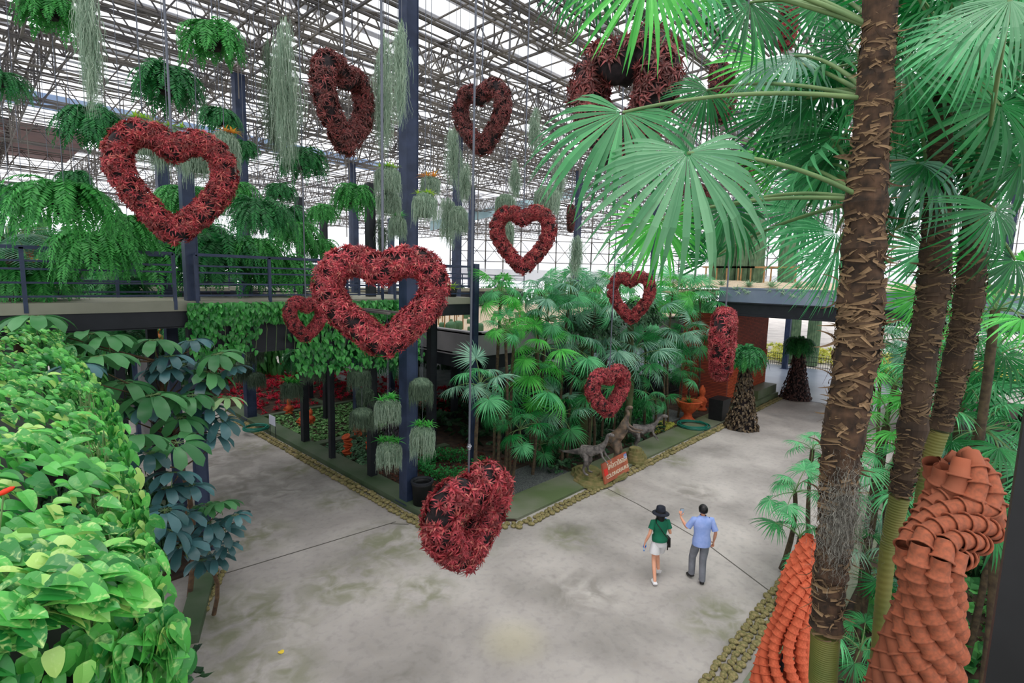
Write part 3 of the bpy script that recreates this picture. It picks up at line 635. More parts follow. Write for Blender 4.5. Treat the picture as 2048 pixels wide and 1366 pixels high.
# ------------------------------------------------------------------ fan palms
def fan_geo(R, nseg=32, span=300, united=.5, droop=.35, pleat=.16, seed=0, wsc=1., tipdroop=.35, st=(.03, .22, .45, .62, .82, 1.)):
    """pleated fan blade in the XY plane, hub at the origin, middle segment along +Y"""
    r = np.random.RandomState(seed); V = []; Q = []; dt = math.radians(span) / nseg; n = 0
    for i in range(nseg):
        th = (i + .5) * dt - math.radians(span) / 2; L = R * (1 - .28 * (abs(th) / math.radians(span / 2)) ** 2) * r.uniform(.9, 1.05); td = tipdroop * r.uniform(.4, 1.6); un = united * r.uniform(.85, 1.15); tw = r.uniform(-.05, .05)
        d = np.array([math.sin(th + tw), math.cos(th + tw), 0]); s_ = np.array([d[1], -d[0], 0])
        for f in st:
            q = f * L; hw = q * math.tan(dt / 2) * wsc if f <= un else un * L * math.tan(dt / 2) * wsc * ((1 - f) / (1 - un)) ** .75
            z = -droop * R * f ** 2 * (.6 + .4 * abs(math.sin(th))) - td * R * max(0, f - un) ** 2 / (1 - un)
            for sg, zz in ((-1, pleat), (0, -pleat * .4), (1, pleat)): V.append(d * q * (1 - .12 * f * droop) + s_ * hw * sg + [0, 0, z + zz * hw])
        for a in range(len(st) - 1):
            b = n + a * 3; Q += [[b, b + 1, b + 4, b + 3], [b + 1, b + 2, b + 5, b + 4]]
        n += len(st) * 3
    return np.array(V), np.array(Q)
def palm_leaf_mesh(seed, R, pet, mt, down=.7, nseg=30, span=280, united=.42, tipdroop=.35):
    """petiole along +Y from the crown, blade at its end"""
    v, q = fan_geo(R, nseg, span, united, .3, .2, seed, tipdroop=tipdroop); m = MB(); s = np.linspace(0, 1, 6)
    pts = np.stack([0 * s, pet * s, .10 * pet * np.sin(s * PI) - .05 * pet * s], -1); m.tube(pts, np.linspace(.014, .007, 6) * (R / .5), 4, 1)
    m.add(v @ rx(-down).T + pts[-1], q, 0); return m.mesh('fan_leaf', [MT[mt], MT['petiole']])
MT['fanF'] = fanmat('fan_leaf_green', (40, 118, 66), (84, 170, 104)); MT['fanG'] = fanmat('fan_leaf_soft_green', (74, 138, 92), (120, 176, 130), .3)
PL = {}
for key, mt in (('A', 'fanA'), ('B', 'fanB'), ('C', 'fanC'), ('D', 'fanD')): PL[key] = [palm_leaf_mesh(i + 7, R_, p_, mt, dn) for i, (R_, p_, dn) in enumerate([(.55, .6, .55), (.5, .5, .95), (.6, .7, .3)])]
MT['trunkthin'] = mat('fibrous_thin_trunk', (58, 48, 38), (92, 78, 58), noise=12, bump=.8, rough=.95)
def palm(px, py, t, kinds, n, scale, label, foot=None, seed=0, r0=.045, lean=0., emax=78, emin=-35, cat='palm', base_z=.05, name='fan_palm'):
    """crown seen at px, py and depth t; foot on the ground below it (or at the given ground point)"""
    d = ray(px, py); need = (9.95 + .35 * (seed % 3)) / d[1] if seed < 50 and px < 1420 else 0
    if need > t: scale *= need / t; t = need
    r = np.random.RandomState(seed + int(px)); c = P(px, py, t); b = np.array([c[0] + r.uniform(-.25, .25), c[1] + r.uniform(-.25, .25), base_z]) if foot is None else np.array([foot[0], foot[1], base_z])
    o = empty(name, b, label, cat); s = np.linspace(0, 1, 9)[:, None]; mid = (b + c) / 2 + [r.uniform(-.2, .2), r.uniform(-.2, .2), 0]
    pts = (1 - s) ** 2 * b + 2 * s * (1 - s) * mid + s ** 2 * c; MB().tube(pts, np.linspace(r0 * 1.2, r0, 9) * (1 + .08 * r.randn(9)), 7).build('trunk', MT['trunkthin'], o, smooth=True)
    for i in range(n):
        f = (i + .5) / n; el = math.radians(emax + (emin - emax) * f + r.uniform(-10, 10)); az = i * 2.39996 + r.uniform(-.3, .3)
        kd = kinds[i % len(kinds)]; place('fan_leaf', PL[kd][r.randint(3)], o, c - b, rz(az) @ rx(el) @ ry(r.uniform(-.3, .3)), scale * r.uniform(.85, 1.1))
    return o
PALMS = [(1002, 588, 16, 'AB', 12, 1., 'fan palm with bright crown just right of the walkway end'),
 (1010, 660, 15, 'BA', 11, .8, 'yellow green fan palm on a thin bent stem over the raised planter'),
 (1030, 645, 14.6, 'B', 10, .75, 'small lime fan palm on a straight stem beside the open heart stem'),
 (1082, 590, 16.5, 'AC', 13, 1.05, 'fan palm right of the open heart tip with emerald crown'),
 (1140, 588, 16.5, 'CA', 14, 1.15, 'tall blue green fan palm between the open heart and the drooping fan leaf'),
 (1095, 640, 15, 'CA', 13, 1.05, 'blue green fan palm standing behind the brightest low palm'),
 (1190, 610, 15.5, 'AC', 13, 1.1, 'fan palm under the tips of the drooping fan leaf'),
 (1075, 705, 12.7, 'B', 8, .95, 'upright brightest fan palm leaf head over the planter wall'),
 (1068, 770, 12.2, 'BA', 15, 1.12, 'large bright star shaped fan palm in the middle of the clump'),
 (960, 772, 11.8, 'CA', 11, .95, 'pale fan palm leaning left behind the long cable'),
 (1150, 700, 13.6, 'CA', 13, 1.05, 'silvery fan palm left of the small red heart cable'),
 (1215, 690, 13.8, 'C', 13, 1.15, 'silvery fan palm directly above the red heart without a hole'),
 (1180, 790, 13.4, 'DA', 12, 1.0, 'shaded fan palm behind the red heart without a hole'),
 (1120, 830, 13, 'CD', 11, .9, 'shaded fan palm between the bright star palm and the dinosaurs'),
 (1290, 640, 17, 'CA', 14, 1.2, 'fan palm behind the small half hidden heart'),
 (1270, 720, 15.5, 'CD', 13, 1.1, 'fan palm right of the silvery palm over the dinosaurs'),
 (1345, 590, 18.5, 'AB', 14, 1.25, 'broad fan palm left of the overpass gravel'),
 (1400, 600, 20, 'AD', 14, 1.25, 'fan palm touching the left end of the grey blue bridge'),
 (1330, 690, 17, 'CD', 13, 1.15, 'shaded fan palm in front of the planter right end'),
 (1385, 680, 19, 'CD', 12, 1.1, 'shaded fan palm beside the edge on heart'),
 (1240, 570, 19, 'BA', 13, 1.15, 'far bright fan palm above the half hidden heart'),
 (1310, 800, 17.5, 'DA', 10, .8, 'low dark fan palm before the black fence'),
 (1365, 745, 20, 'DA', 11, .9, 'low fan palm behind the urn'),
 (1080, 890, 12.6, 'AD', 12, .62, 'small dark fan palm low at the front of the clump'),
 (1040, 860, 13.5, 'DA', 10, .8, 'low broad fan palm in the shade under the bright star palm'),
 (1000, 830, 13.8, 'D', 10, .8, 'low dark fan palm right of the long cable'),
 (1105, 880, 13.2, 'DC', 9, .55, 'smallest dark fan palm at the front right of the clump')]
for i, a in enumerate(PALMS): palm(*a[:7], seed=i, base_z=.05)
RIGHT = [(1590, 985, 11, 'A', 9, .8, 'small fan palm in front of the thick trunk over the grey floor'), (1600, 1075, 10, 'AD', 8, .75, 'lowest small fan palm left of the thick trunk'),
 (1625, 900, 12.5, 'A', 8, .7, 'small fan palm peeping out left of the thick trunk'), (1790, 770, 9.5, 'B', 8, .85, 'lit fan palm between the thick trunk and the second trunk'),
 (1775, 850, 9, 'B', 9, .9, 'large lit fan palm behind the second trunk'), (1775, 960, 8.5, 'A', 9, .9, 'dusky fan palm right of the thick trunk, above the ringed trunk'),
 (1740, 1010, 10, 'C', 8, .8, 'grey green fan palm low between the two trunks'), (1990, 620, 6, 'B', 9, .85, 'bright fan palm at the right edge of the picture'),
 (1930, 760, 8, 'A', 11, 1.0, 'fan palm right of the third trunk, middle height'), (1980, 720, 7, 'D', 11, 1.1, 'dark fan palm near the right edge'),
 (1965, 860, 6.5, 'DA', 10, .8, 'fan palm above the tall terracotta sculpture'), (1735, 1120, 9, 'DC', 8, .8, 'low fan palm at the foot between the trunks'),
 (1990, 1060, 5.5, 'D', 10, .9, 'dark fan palm right of the tall terracotta sculpture'), (1720, 1300, 6.5, 'DA', 9, .6, 'small fan palm over the pebble patch at the bottom'),
 (1880, 870, 8, 'C', 9, .8, 'blue green fan palm behind the third trunk'), (1830, 680, 13, 'DC', 12, 1.2, 'dim fan palm far behind the second trunk'), (1760, 700, 17, 'CD', 12, 1.2, 'far fan palm under the bridge right of the thick trunk'),
 (1920, 640, 11, 'CA', 12, 1.2, 'blue green fan palm under the bridge at the right'), (2010, 900, 8, 'DA', 12, 1.2, 'dark palm mass beside the black window post')]
for i, a in enumerate(RIGHT): palm(*a[:7], seed=50 + i)
# ------------------------------------------------------------------ near palms with thick fibrous trunks
MT['bark'] = mat('brown_palm_fibre', (40, 30, 22), (92, 68, 50), noise=18, bump=1., bscale=24, rough=.95, c3=(66, 46, 34))
MT['bark2'] = mat('dark_palm_fibre', (38, 30, 24), (72, 56, 42), noise=7, bump=1., bscale=14, rough=.95)
MT['scale'] = mat('dry_leaf_base', (72, 54, 38), (138, 112, 82), island=True, rough=.9)
MT['scale2'] = mat('dark_dry_leaf_base', (62, 48, 36), (112, 92, 66), island=True, rough=.9)
MT['ring'] = mat('ringed_green_trunk', (86, 96, 42), (128, 116, 56), noise=2.5, bump=.4, c3=(84, 66, 38))
MT['greymoss'] = mat('grey_dead_moss', (88, 86, 80), (140, 138, 128), island=True, rough=1)
def trunk(path, radii, ring_from, o, seed, bark='bark', sc='scale', nsc=420):
    """path: world points from foot to top; above ring_from (0..1) the trunk is furred with old leaf bases"""
    r = np.random.RandomState(seed); path = np.array(path); u = np.linspace(0, 1, len(path)); N_ = 90; s = np.linspace(0, 1, N_)
    pt = np.stack([np.interp(s, u, path[:, i]) for i in range(3)], -1); rad = np.interp(s, u, radii)
    lo = s <= ring_from + .01; hi = s >= ring_from
    if lo.sum() > 2:
        z = np.linspace(0, ring_from, 260); pz = np.stack([np.interp(z, s, pt[:, i]) for i in range(3)], -1); rr_ = np.interp(z, s, rad) * (.9 + .06 * (np.arange(260) % 4 == 0))
        MB().tube(pz, rr_, 20).build('ringed_trunk', MT['ring'], o, smooth=True)
    rh = rad[hi] * (1 + .07 * r.randn(hi.sum())); MB().tube(pt[hi], rh, 18).build('fibrous_trunk', MT[bark], o, smooth=False)
    m = MB(); tm, Ts = [], []
    v, q = blade(1, .22, 6, 1.5, .3, lambda s: 1 - .8 * s)
    for i in range(nsc):
        f = ring_from + (1 - ring_from) * r.rand(); c = np.array([np.interp(f, s, pt[:, j]) for j in range(3)]); R_ = np.interp(f, s, rad); a = r.uniform(0, 2 * PI); n = np.array([math.cos(a), math.sin(a), 0])
        tan = np.array([-n[1], n[0], 0]) * r.choice([-1, 1]); y = unit(tan * r.uniform(.6, 1.2) + np.array([0, 0, 1]) * r.uniform(-.8, .8) + n * r.uniform(-.05, .22)); z = unit(np.cross(np.cross(y, n), y)); x = np.cross(y, z); sz = R_ * r.uniform(.7, 1.5)
        tm.append(np.array([x * r.uniform(.4, 1.1), y, z]).T * sz); Ts.append(c + n * R_ * 1.03)
    v2, q2 = blade(1, .16, 6, -1.6, .3, lambda s: 1 - .8 * s); kq_ = len(Ts) * 7 // 8; m.inst((v, q), np.array(tm[:kq_]), np.array(Ts[:kq_])); m.inst((v2, q2), np.array(tm[kq_:]) * .9, np.array(Ts[kq_:])); m.build('dry_leaf_bases', MT[sc], o)
    m = MB(); n = 900; f = ring_from + (1 - ring_from) * r.rand(n); a = r.uniform(0, 2 * PI, n); c = np.stack([np.interp(f, s, pt[:, j]) for j in range(3)], -1); R_ = np.interp(f, s, rad); c += np.stack([np.cos(a), np.sin(a), 0 * a], -1) * (R_ * 1.02)[:, None]
    b = c + r.randn(n, 3) * (R_ * .35)[:, None]; d = r.randn(n, 3); d = unit_rows(d) * .0022; V = np.stack([c - d, c + d, b + d * .3, b - d * .3], 1).reshape(-1, 3); m.add(V, np.arange(len(V)).reshape(-1, 4)); m.build('loose_fibres', MT[sc], o)
    return pt
def vert(px, py, t, zs):
    """points of one plumb line through the place at px, py, t"""
    c = P(px, py, t); return [np.array([c[0], c[1], z]) for z in zs]
def near_palm(label, pix, t0, z_foot, radii, ring, seed, **k):
    # pix: trunk middle at several image heights, all at the same ground distance
    pts = []
    d0 = None
    for x, y in pix:
        d = ray(x, y); h = math.hypot(d[0], d[1]); d0 = d0 or t0; pts.append(CAM + d * (d0 / h))
    foot = pts[0] + (pts[0] - pts[1]) / np.linalg.norm(pts[0] - pts[1]) * 0; foot = np.array([pts[0][0], pts[0][1], z_foot]); pts = [foot] + pts
    o = empty('fibrous_trunk_palm', foot, label, 'palm'); trunk(pts, [radii[0]] + list(radii), ring, o, seed, **k); return o, pts
pA, ptsA = near_palm('nearest palm with the thick brown furry trunk rising right of the couple', [(1645, 1366), (1655, 1200), (1672, 1050), (1682, 900), (1715, 700), (1722, 600), (1732, 400), (1748, 200), (1758, 60), (1766, -140)], 3.3, .05,
    [.076, .08, .086, .096, .104, .102, .09, .08, .072, .055], .16, 1, nsc=1500)
pB, ptsB = near_palm('second palm, dark furry trunk over a ringed green base, left of the tall terracotta sculpture', [(1750, 1366), (1775, 1100), (1800, 990), (1822, 880), (1845, 700), (1868, 580), (1872, 450), (1880, 300), (1884, 150)], 4.1, .05,
    [.045, .05, .062, .074, .082, .084, .07, .06, .055], .33, 2, bark='bark2', sc='scale2', nsc=1100)
pC, ptsC = near_palm('third palm with dark trunk and yellow green base behind the tall terracotta sculpture', [(1815, 1366), (1838, 1056), (1856, 930), (1888, 830), (1915, 720), (1938, 600), (1950, 450), (1955, 320), (1960, 200)], 4.8, .05,
    [.05, .055, .06, .07, .08, .084, .075, .065, .06], .41, 3, bark='bark2', sc='scale2', nsc=1100)
for pq, ptq, kq in ((pB, ptsB, 'DAD'), (pC, ptsC, 'DDA')):
    r = np.random.RandomState(len(kq) + int(ptq[-1][0] * 9)); base = np.array(pq.location)
    for i in range(15):
        f = (i + .5) / 15; el = math.radians(80 - 115 * f + r.uniform(-8, 8)); place('fan_leaf', PL[kq[i % 3]][r.randint(3)], pq, ptq[-1] - base, rz(i * 2.39996 + r.uniform(-.2, .2)) @ rx(el), r.uniform(.85, 1.05))
# grey moss clinging to the nearest trunk
def clump(o, px, py, t, w_, h_, n, seed, mt='greymoss'):
    r = np.random.RandomState(seed); c = P(px, py, t); st = c + r.randn(n, 3) * [w_, w_, h_]; m = MB(); strands(m, st, r.uniform(.03, .14, n), r, .0022, 7, .012); m.build('grey_moss', MT[mt], o)
clump(pA, 1688, 1030, 2.74, .055, .13, 1500, 4)
# big fan leaves of the near palms
def bigleaf(o, root, hub, tip, t_hub, t_tip, up, mt, seed, nseg=34, span=270, united=.5, droop=.35, td=.35, rp=.010, arch=.12, wsc=1.):
    """root: world point on the trunk; hub and tip: image places of the blade centre and of its middle tip"""
    h = P(*hub, t_hub); e = P(*tip, t_tip); R_ = np.linalg.norm(e - h); y = unit(e - h); M = frame(y, up)
    v, q = fan_geo(R_, nseg, span, united, droop, .16, seed, wsc, td); leaf = MB().add(v @ M.T + h, q).build('fan_leaf', MT[mt], o)
    s = np.linspace(0, 1, 14)[:, None]; a = np.array(root); mid = (a + h) / 2 + np.array([0, 0, arch]); pts = (1 - s) ** 2 * a + 2 * s * (1 - s) * mid + s ** 2 * h
    MB().tube(pts, np.linspace(rp * 1.3, rp * .8, 14), 6).build('petiole', MT['petiole'], leaf, smooth=True); return leaf
def onA(y):                                                    # point on the nearest trunk at image height y
    k_ = min(ptsA[1:], key=lambda q: abs((683 - FPX * np.dot(q - CAM, CU) / np.dot(q - CAM, FW)) - y)); return k_
toC = -FW
U = np.array([0, 0, 1.])
L_ = [ # hub, tip, t_hub, t_tip, up, material, seed, span, droop, td
 ((1245, 225), (1150, 400), 2.7, 2.5, U + toC * .9, 'fanF', 1, 250, .25, .3), ((1375, 306), (1395, 560), 2.4, 2.25, U * .8 + toC * 1.0 - CX * .1, 'fanG', 2, 250, .35, .45),
 ((1300, -70), (1275, 130), 2.8, 2.7, toC + U * .2, 'fanB', 3, 190, .1, .2), ((1500, 5), (1500, 135), 3.2, 3.1, toC, 'fanD', 4, 220, .15, .2),
 ((1590, 112), (1480, 165), 3.3, 3.2, toC * .6 + U, 'fanC', 5, 200, .3, .5), ((1625, 200), (1500, 190), 3.4, 3.6, toC + U * .2, 'fanD', 6, 230, .2, .3),
 ((1700, 90), (1610, 60), 3.5, 3.5, toC, 'fanD', 7, 220, .2, .3), ((1690, 265), (1500, 300), 3.6, 3.7, toC + U * .4, 'fanD', 8, 220, .3, .4),
 ((1415, 180), (1340, 260), 3.8, 3.8, toC + U * .4, 'fanD', 9, 220, .25, .3), ((1660, 330), (1545, 410), 3.6, 3.6, toC + U * .6, 'fanA', 10, 220, .3, .4),
 ((1320, 440), (1325, 575), 3.4, 3.4, toC + U * .15, 'fanB', 11, 260, .15, .25), ((1455, 415), (1470, 545), 3.5, 3.5, toC + U * .2, 'fanD', 12, 260, .2, .35),
 ((1672, 465), (1545, 505), 3.3, 3.2, toC * .9 + U * .7, 'fanA', 13, 170, .25, .4), ((1672, 505), (1590, 590), 3.2, 3.1, toC * .8 + U * .5, 'fanA', 14, 110, .3, .5),
 ((2020, 0), (1860, 110), 1.9, 1.9, toC * .8 + U, 'fanG', 15, 190, .3, .5), ((1960, 60), (1830, 170), 2.4, 2.4, toC + U * .5, 'fanA', 16, 200, .25, .4),
 ((1835, 325), (1790, 430), 3.0, 2.9, toC * .6 + U, 'fanC', 17, 240, .4, .6), ((1850, 330), (1960, 400), 3.0, 2.9, toC * .4 + U, 'fanD', 18, 240, .4, .6),
 ((1900, 220), (1800, 260), 3.6, 3.6, toC + U * .6, 'fanD', 19, 260, .25, .4), ((1790, 460), (1750, 380), 3.8, 3.8, toC, 'fanD', 20, 280, .2, .3),
 ((1990, 420), (2010, 560), 2.6, 2.6, toC * .7 + U, 'fanD', 21, 260, .3, .5), ((1850, 500), (1760, 540), 4.4, 4.4, toC + U * .3, 'fanA', 22, 270, .25, .4),
 ((1980, 250), (2050, 330), 3.4, 3.4, toC + U * .4, 'fanA', 23, 270, .3, .4), ((1840, 590), (1790, 660), 4.6, 4.6, toC + U * .3, 'fanB', 24, 200, .25, .4),
 ((1560, 330), (1480, 260), 4.2, 4.2, toC + U * .2, 'fanB', 25, 220, .3, .4), ((1800, 60), (1740, 120), 3.9, 3.9, toC, 'fanD', 26, 260, .2, .3),
 ((1420, 520), (1380, 440), 4.6, 4.6, toC, 'fanD', 27, 200, .2, .3), ((1880, 380), (1980, 470), 3.8, 3.7, toC * .6 + U, 'fanD', 31, 260, .3, .5), ((1940, 300), (1890, 400), 3.6, 3.5, toC + U * .4, 'fanD', 32, 280, .3, .5), ((2040, 330), (1960, 420), 2.9, 2.9, toC + U * .4, 'fanD', 33, 260, .3, .5), ((1900, 130), (1960, 230), 3.9, 3.9, toC, 'fanD', 34, 280, .2, .4),
 ((1830, 200), (1880, 290), 4.2, 4.2, toC + U * .2, 'fanD', 35, 280, .2, .4), ((1990, 180), (1930, 260), 3.4, 3.4, toC, 'fanA', 36, 260, .3, .4), ((1560, 220), (1470, 300), 3.9, 3.9, toC, 'fanD', 37, 260, .2, .4), ((1660, 150), (1570, 240), 3.7, 3.7, toC, 'fanD', 38, 260, .2, .4),
 ((1640, 260), (1560, 350), 4.0, 4.0, toC, 'fanA', 39, 260, .3, .4), ((1530, 120), (1440, 200), 4.3, 4.3, toC, 'fanB', 40, 240, .2, .4), ((1600, 420), (1500, 470), 4.4, 4.4, toC + U * .3, 'fanA', 41, 260, .3, .4), ((1400, -60), (1390, 70), 3.1, 3.0, toC, 'fanA', 42, 220, .2, .3),
 ((1180, -60), (1150, 50), 3.0, 2.9, toC, 'fanD', 43, 200, .2, .3), ((1650, 0), (1640, 110), 3.8, 3.8, toC, 'fanD', 44, 280, .2, .3), ((1880, 30), (1920, 130), 3.2, 3.2, toC, 'fanD', 45, 280, .2, .3), ((2030, 520), (1960, 600), 3.6, 3.5, toC + U * .3, 'fanD', 46, 260, .3, .4), ((1790, 300), (1850, 360), 4.4, 4.4, toC, 'fanD', 47, 280, .2, .3),
 ((1640, 350), (1560, 330), 4.5, 4.6, toC, 'fanB', 28, 240, .2, .4)]
for h, tp, t1, t2, up, mt, sd, spn, dr, td in L_:
    own, root = (pA, onA(min(h[1] + 60, 500))) if h[0] < 1790 else ((pB, ptsB[-3]) if h[0] < 1870 else (pC, ptsC[-3]))
    bigleaf(own, root, h, tp, t1, t2, up, mt, sd, span=spn, droop=dr, td=td)
# ------------------------------------------------------------------ umbrella tree (whorled oblong leaves) behind the pothos
MT['umbA'] = mat('blue_green_umbrella_leaf', (44, 84, 84), (84, 132, 138), island=True, rough=.35, transl=.15, spec=.6)
MT['umbB'] = mat('green_umbrella_leaf', (50, 112, 64), (100, 168, 104), island=True, rough=.35, transl=.25, spec=.5)
MT['umbV'] = mat('light_umbrella_leaf', (120, 172, 110), (176, 208, 150), island=True, transl=.3)
def whorl(seed, n, L, W, mt):
    r = np.random.RandomState(seed); m = MB()
    for i in range(n):
        v, q = blade(L * r.uniform(.85, 1.1), W, 6, 1.1, .22, lambda s: (.25 + .75 * math.sin(PI * min(1, s * .62 + .12))) if s < .96 else .5); a = 2 * PI * i / n + r.uniform(-.12, .12)
        st = np.array([0, .07 * L / .3, 0]); m.add((v + st) @ (rz(a) @ rx(r.uniform(-.15, .1))).T, q, 0); d = rz(a) @ st; m.tube([(0, 0, 0), d], .004, 4, 1)
    m.tube([(0, 0, 0), (0, 0, -.22)], .006, 5, 1); return m.mesh('leaf_whorl', [MT[mt], MT['petiole']], True)
WH = {'A': [whorl(i, 9, .32, .13, 'umbA') for i in range(3)], 'B': [whorl(i + 3, 9, .34, .14, 'umbB') for i in range(3)], 'V': [whorl(8, 10, .2, .07, 'umbV')]}
def umbrella(label, foot, top, whorls, r0=.05):
    o = empty('umbrella_tree', foot, label, 'tree'); foot = np.array(foot); top = np.array(top); s = np.linspace(0, 1, 8)[:, None]; pts = foot + (top - foot) * s + np.array([.18, .1, 0]) * np.sin(s * 5)
    MB().tube(pts, np.linspace(r0, r0 * .6, 8), 8).build('trunk', MT['wood'], o, smooth=True); r = np.random.RandomState(3)
    for px, py, t, kd, sc_ in whorls:
        c = P(px, py, t); place('leaf_whorl', WH[kd][r.randint(len(WH[kd]))], o, c - foot, rz(r.uniform(0, 6)) @ rx(r.uniform(-.35, .1)), sc_ * 1.35)
        b = pts[min(7, max(1, int((c[2] - .3) / (top[2]) * 7)))]; m = MB(); sx = np.linspace(0, 1, 6)[:, None]; mid = (b + c) / 2 + [0, 0, -.12]; m.tube((1 - sx) ** 2 * b + 2 * sx * (1 - sx) * mid + sx ** 2 * (c - [0, 0, .2 * sc_]), np.linspace(.018, .006, 6), 5); m.build('branch', MT['wood'], o)
    return o
W1 = [(72, 632, 7.5, 'B', .95), (135, 690, 7.5, 'B', .8), (175, 668, 8, 'B', .95), (215, 672, 8, 'B', .9), (198, 712, 7.4, 'B', 1.0), (150, 730, 6.8, 'A', .85), (310, 680, 8.6, 'B', .95), (385, 680, 9, 'A', .8), (340, 712, 8.6, 'A', .85), (335, 738, 8.6, 'A', .85),
 (435, 708, 9, 'B', .95), (420, 745, 9, 'B', .9), (410, 762, 9, 'A', .95), (365, 730, 9.2, 'A', .8), (250, 765, 8, 'B', .95), (305, 790, 8, 'B', 1.05), (232, 805, 7.8, 'B', .9), (290, 815, 8, 'A', .8), (385, 790, 8.6, 'B', .8), (360, 795, 8.6, 'B', .8),
 (455, 795, 9, 'V', 1.1), (420, 815, 9, 'A', .9), (395, 830, 9, 'A', .9), (445, 840, 9, 'A', .9), (360, 835, 8.4, 'B', .85), (275, 870, 7.2, 'B', 1.0), (355, 885, 7.8, 'B', .95), (300, 905, 7.6, 'A', .85), (345, 945, 7.6, 'A', .85), (310, 740, 8.8, 'A', .7), (465, 735, 9.2, 'A', .7), (430, 870, 9, 'A', .8)]
umbrella('tall umbrella tree with blue green whorled leaves behind the variegated vines', (2.6, 10.8, .05), P(340, 720, 8.8), W1)
W2 = [(380, 970, 7.8, 'A', .75), (335, 975, 7.6, 'A', .8), (440, 1005, 8.4, 'B', .7), (410, 1010, 8.4, 'B', .6), (470, 1030, 8.4, 'A', .6), (365, 1030, 8, 'A', .9), (420, 1045, 8.3, 'A', .8), (400, 1075, 8.2, 'A', .8), (455, 1090, 8.6, 'A', .55), (430, 1115, 8.6, 'A', .7), (365, 1090, 7.8, 'A', .85), (345, 1060, 7.6, 'A', .8), (405, 1120, 8.5, 'A', .7), (450, 1060, 8.5, 'A', .7), (330, 1020, 7.2, 'A', .8)]
umbrella('lower dark umbrella tree leaning over the pebble border at the left', (2.75, 9.9, .05), P(385, 1040, 8.2), W2, .04)
# ------------------------------------------------------------------ pothos hedge in the foreground, vine on the beam
def pothos_mat(name, a, b, var):
    m = mat(name, a, b, island=True, rough=.32, transl=.3, spec=.5); t = m.node_tree; bs = t.nodes['Principled BSDF']; src = bs.inputs['Base Color'].links[0].from_socket
    c = t.nodes.new('ShaderNodeTexCoord'); n = t.nodes.new('ShaderNodeTexNoise'); n.inputs['Scale'].default_value = 26; n.inputs['Detail'].default_value = 5; n.inputs['Distortion'].default_value = 1.5
    t.links.new(c.outputs['Object'], n.inputs['Vector']); r = t.nodes.new('ShaderNodeValToRGB'); r.color_ramp.elements[0].position = .55; r.color_ramp.elements[1].position = .66; t.links.new(n.outputs['Fac'], r.inputs[0])
    n2 = t.nodes.new('ShaderNodeTexNoise'); n2.inputs['Scale'].default_value = 2.2; t.links.new(c.outputs['Object'], n2.inputs['Vector']); r2 = t.nodes.new('ShaderNodeValToRGB'); r2.color_ramp.elements[0].position = .4; r2.color_ramp.elements[1].position = .62; t.links.new(n2.outputs['Fac'], r2.inputs[0])
    mu = t.nodes.new('ShaderNodeMath'); mu.operation = 'MULTIPLY'; t.links.new(r.outputs[0], mu.inputs[0]); t.links.new(r2.outputs[0], mu.inputs[1]); m2 = t.nodes.new('ShaderNodeMath'); m2.operation = 'MULTIPLY'; m2.inputs[1].default_value = var; t.links.new(mu.outputs[0], m2.inputs[0])
    x = t.nodes.new('ShaderNodeMix'); x.data_type = 'RGBA'; t.links.new(m2.outputs[0], x.inputs[0]); t.links.new(src, x.inputs[6]); x.inputs[7].default_value = lin((206, 232, 150))
    t.links.new(x.outputs[2], bs.inputs['Base Color'])
    for l in list(t.links):
        if l.to_node.type == 'BSDF_TRANSLUCENT' and l.to_socket.name == 'Color': t.links.new(x.outputs[2], l.to_socket)
    return m
MT['pothos'] = pothos_mat('variegated_pothos', (36, 120, 52), (104, 200, 90), .8)
e = [n for n in MT['pothos'].node_tree.nodes if n.type == 'VALTORGB'][0].color_ramp.elements; e[-1].position = .86; e[0].position = .1; MT['pothos'].node_tree.nodes['Color Ramp'].color_ramp.elements.new(.97).color = lin((182, 220, 120))
MT['vine'] = pothos_mat('beam_vine', (30, 108, 48), (84, 184, 84), .2)
HEARTLEAF = blade(1, .62, 7, .6, .3, lambda s: (.62 + 2.4 * s if s < .15 else (math.cos((s - .15) / .85 * PI / 2) ** .62) * 1.0))
def leafmat(nor, down, r, size):
    nor = unit(nor); y = unit(down - nor * np.dot(down, nor) * .85 + r.randn(3) * .25); x = unit(np.cross(y, nor)); z = np.cross(x, y); return np.array([x, y, z]).T * size
r = np.random.RandomState(11); Ms, Ts = [], []
def hedge_edge(y): return np.interp(y, [1.2, 1.9, 3.2, 5.3, 9, 13], [.20, .28, .46, .70, .85, 1.12])
for i in range(7600):
    y = 1.8 + 10.9 * r.rand() ** 1.9; xe = hedge_edge(y); u_ = r.rand(); big = min(.125, .072 + .016 * (y > 0)) * r.uniform(.75, 1.35)
    if u_ < .68:                                                # cushion on top
        x = -1.0 + (xe + 1.0) * r.rand(); z = 5.20 + .16 * math.sin(x * 5 + y * 2.1) * math.cos(y * 1.7) + .12 * r.rand() - .25 * max(0, (x - xe + .25)) ; nor = np.array([r.uniform(-.3, .7), r.uniform(-.8, .2), 1.0]); dn = np.array([.75, -.6, -.4])
    else:                                                       # curtain on the side facing the garden
        x = xe + r.uniform(-.05, .12); z = 5.2 - 1.25 * r.rand() ** 2.2; nor = np.array([1., -.6, .35]) + r.randn(3) * .25; dn = np.array([.15, -.1, -1])
    Ms.append(leafmat(nor + r.randn(3) * .22, dn, r, big)); Ts.append((x, y, z))
for i in range(900):                                            # near end face, hanging towards the viewer
    x = r.uniform(-.75, .42); z = 5.25 - 1.1 * r.rand() ** 1.3; y = 1.78 + .14 * r.rand() - .05 * (5.2 - z); Ms.append(leafmat(np.array([.4, -1, .4]) + r.randn(3) * .3, np.array([.1, -.1, -1]), r, r.uniform(.07, .11))); Ts.append((x, y, z))
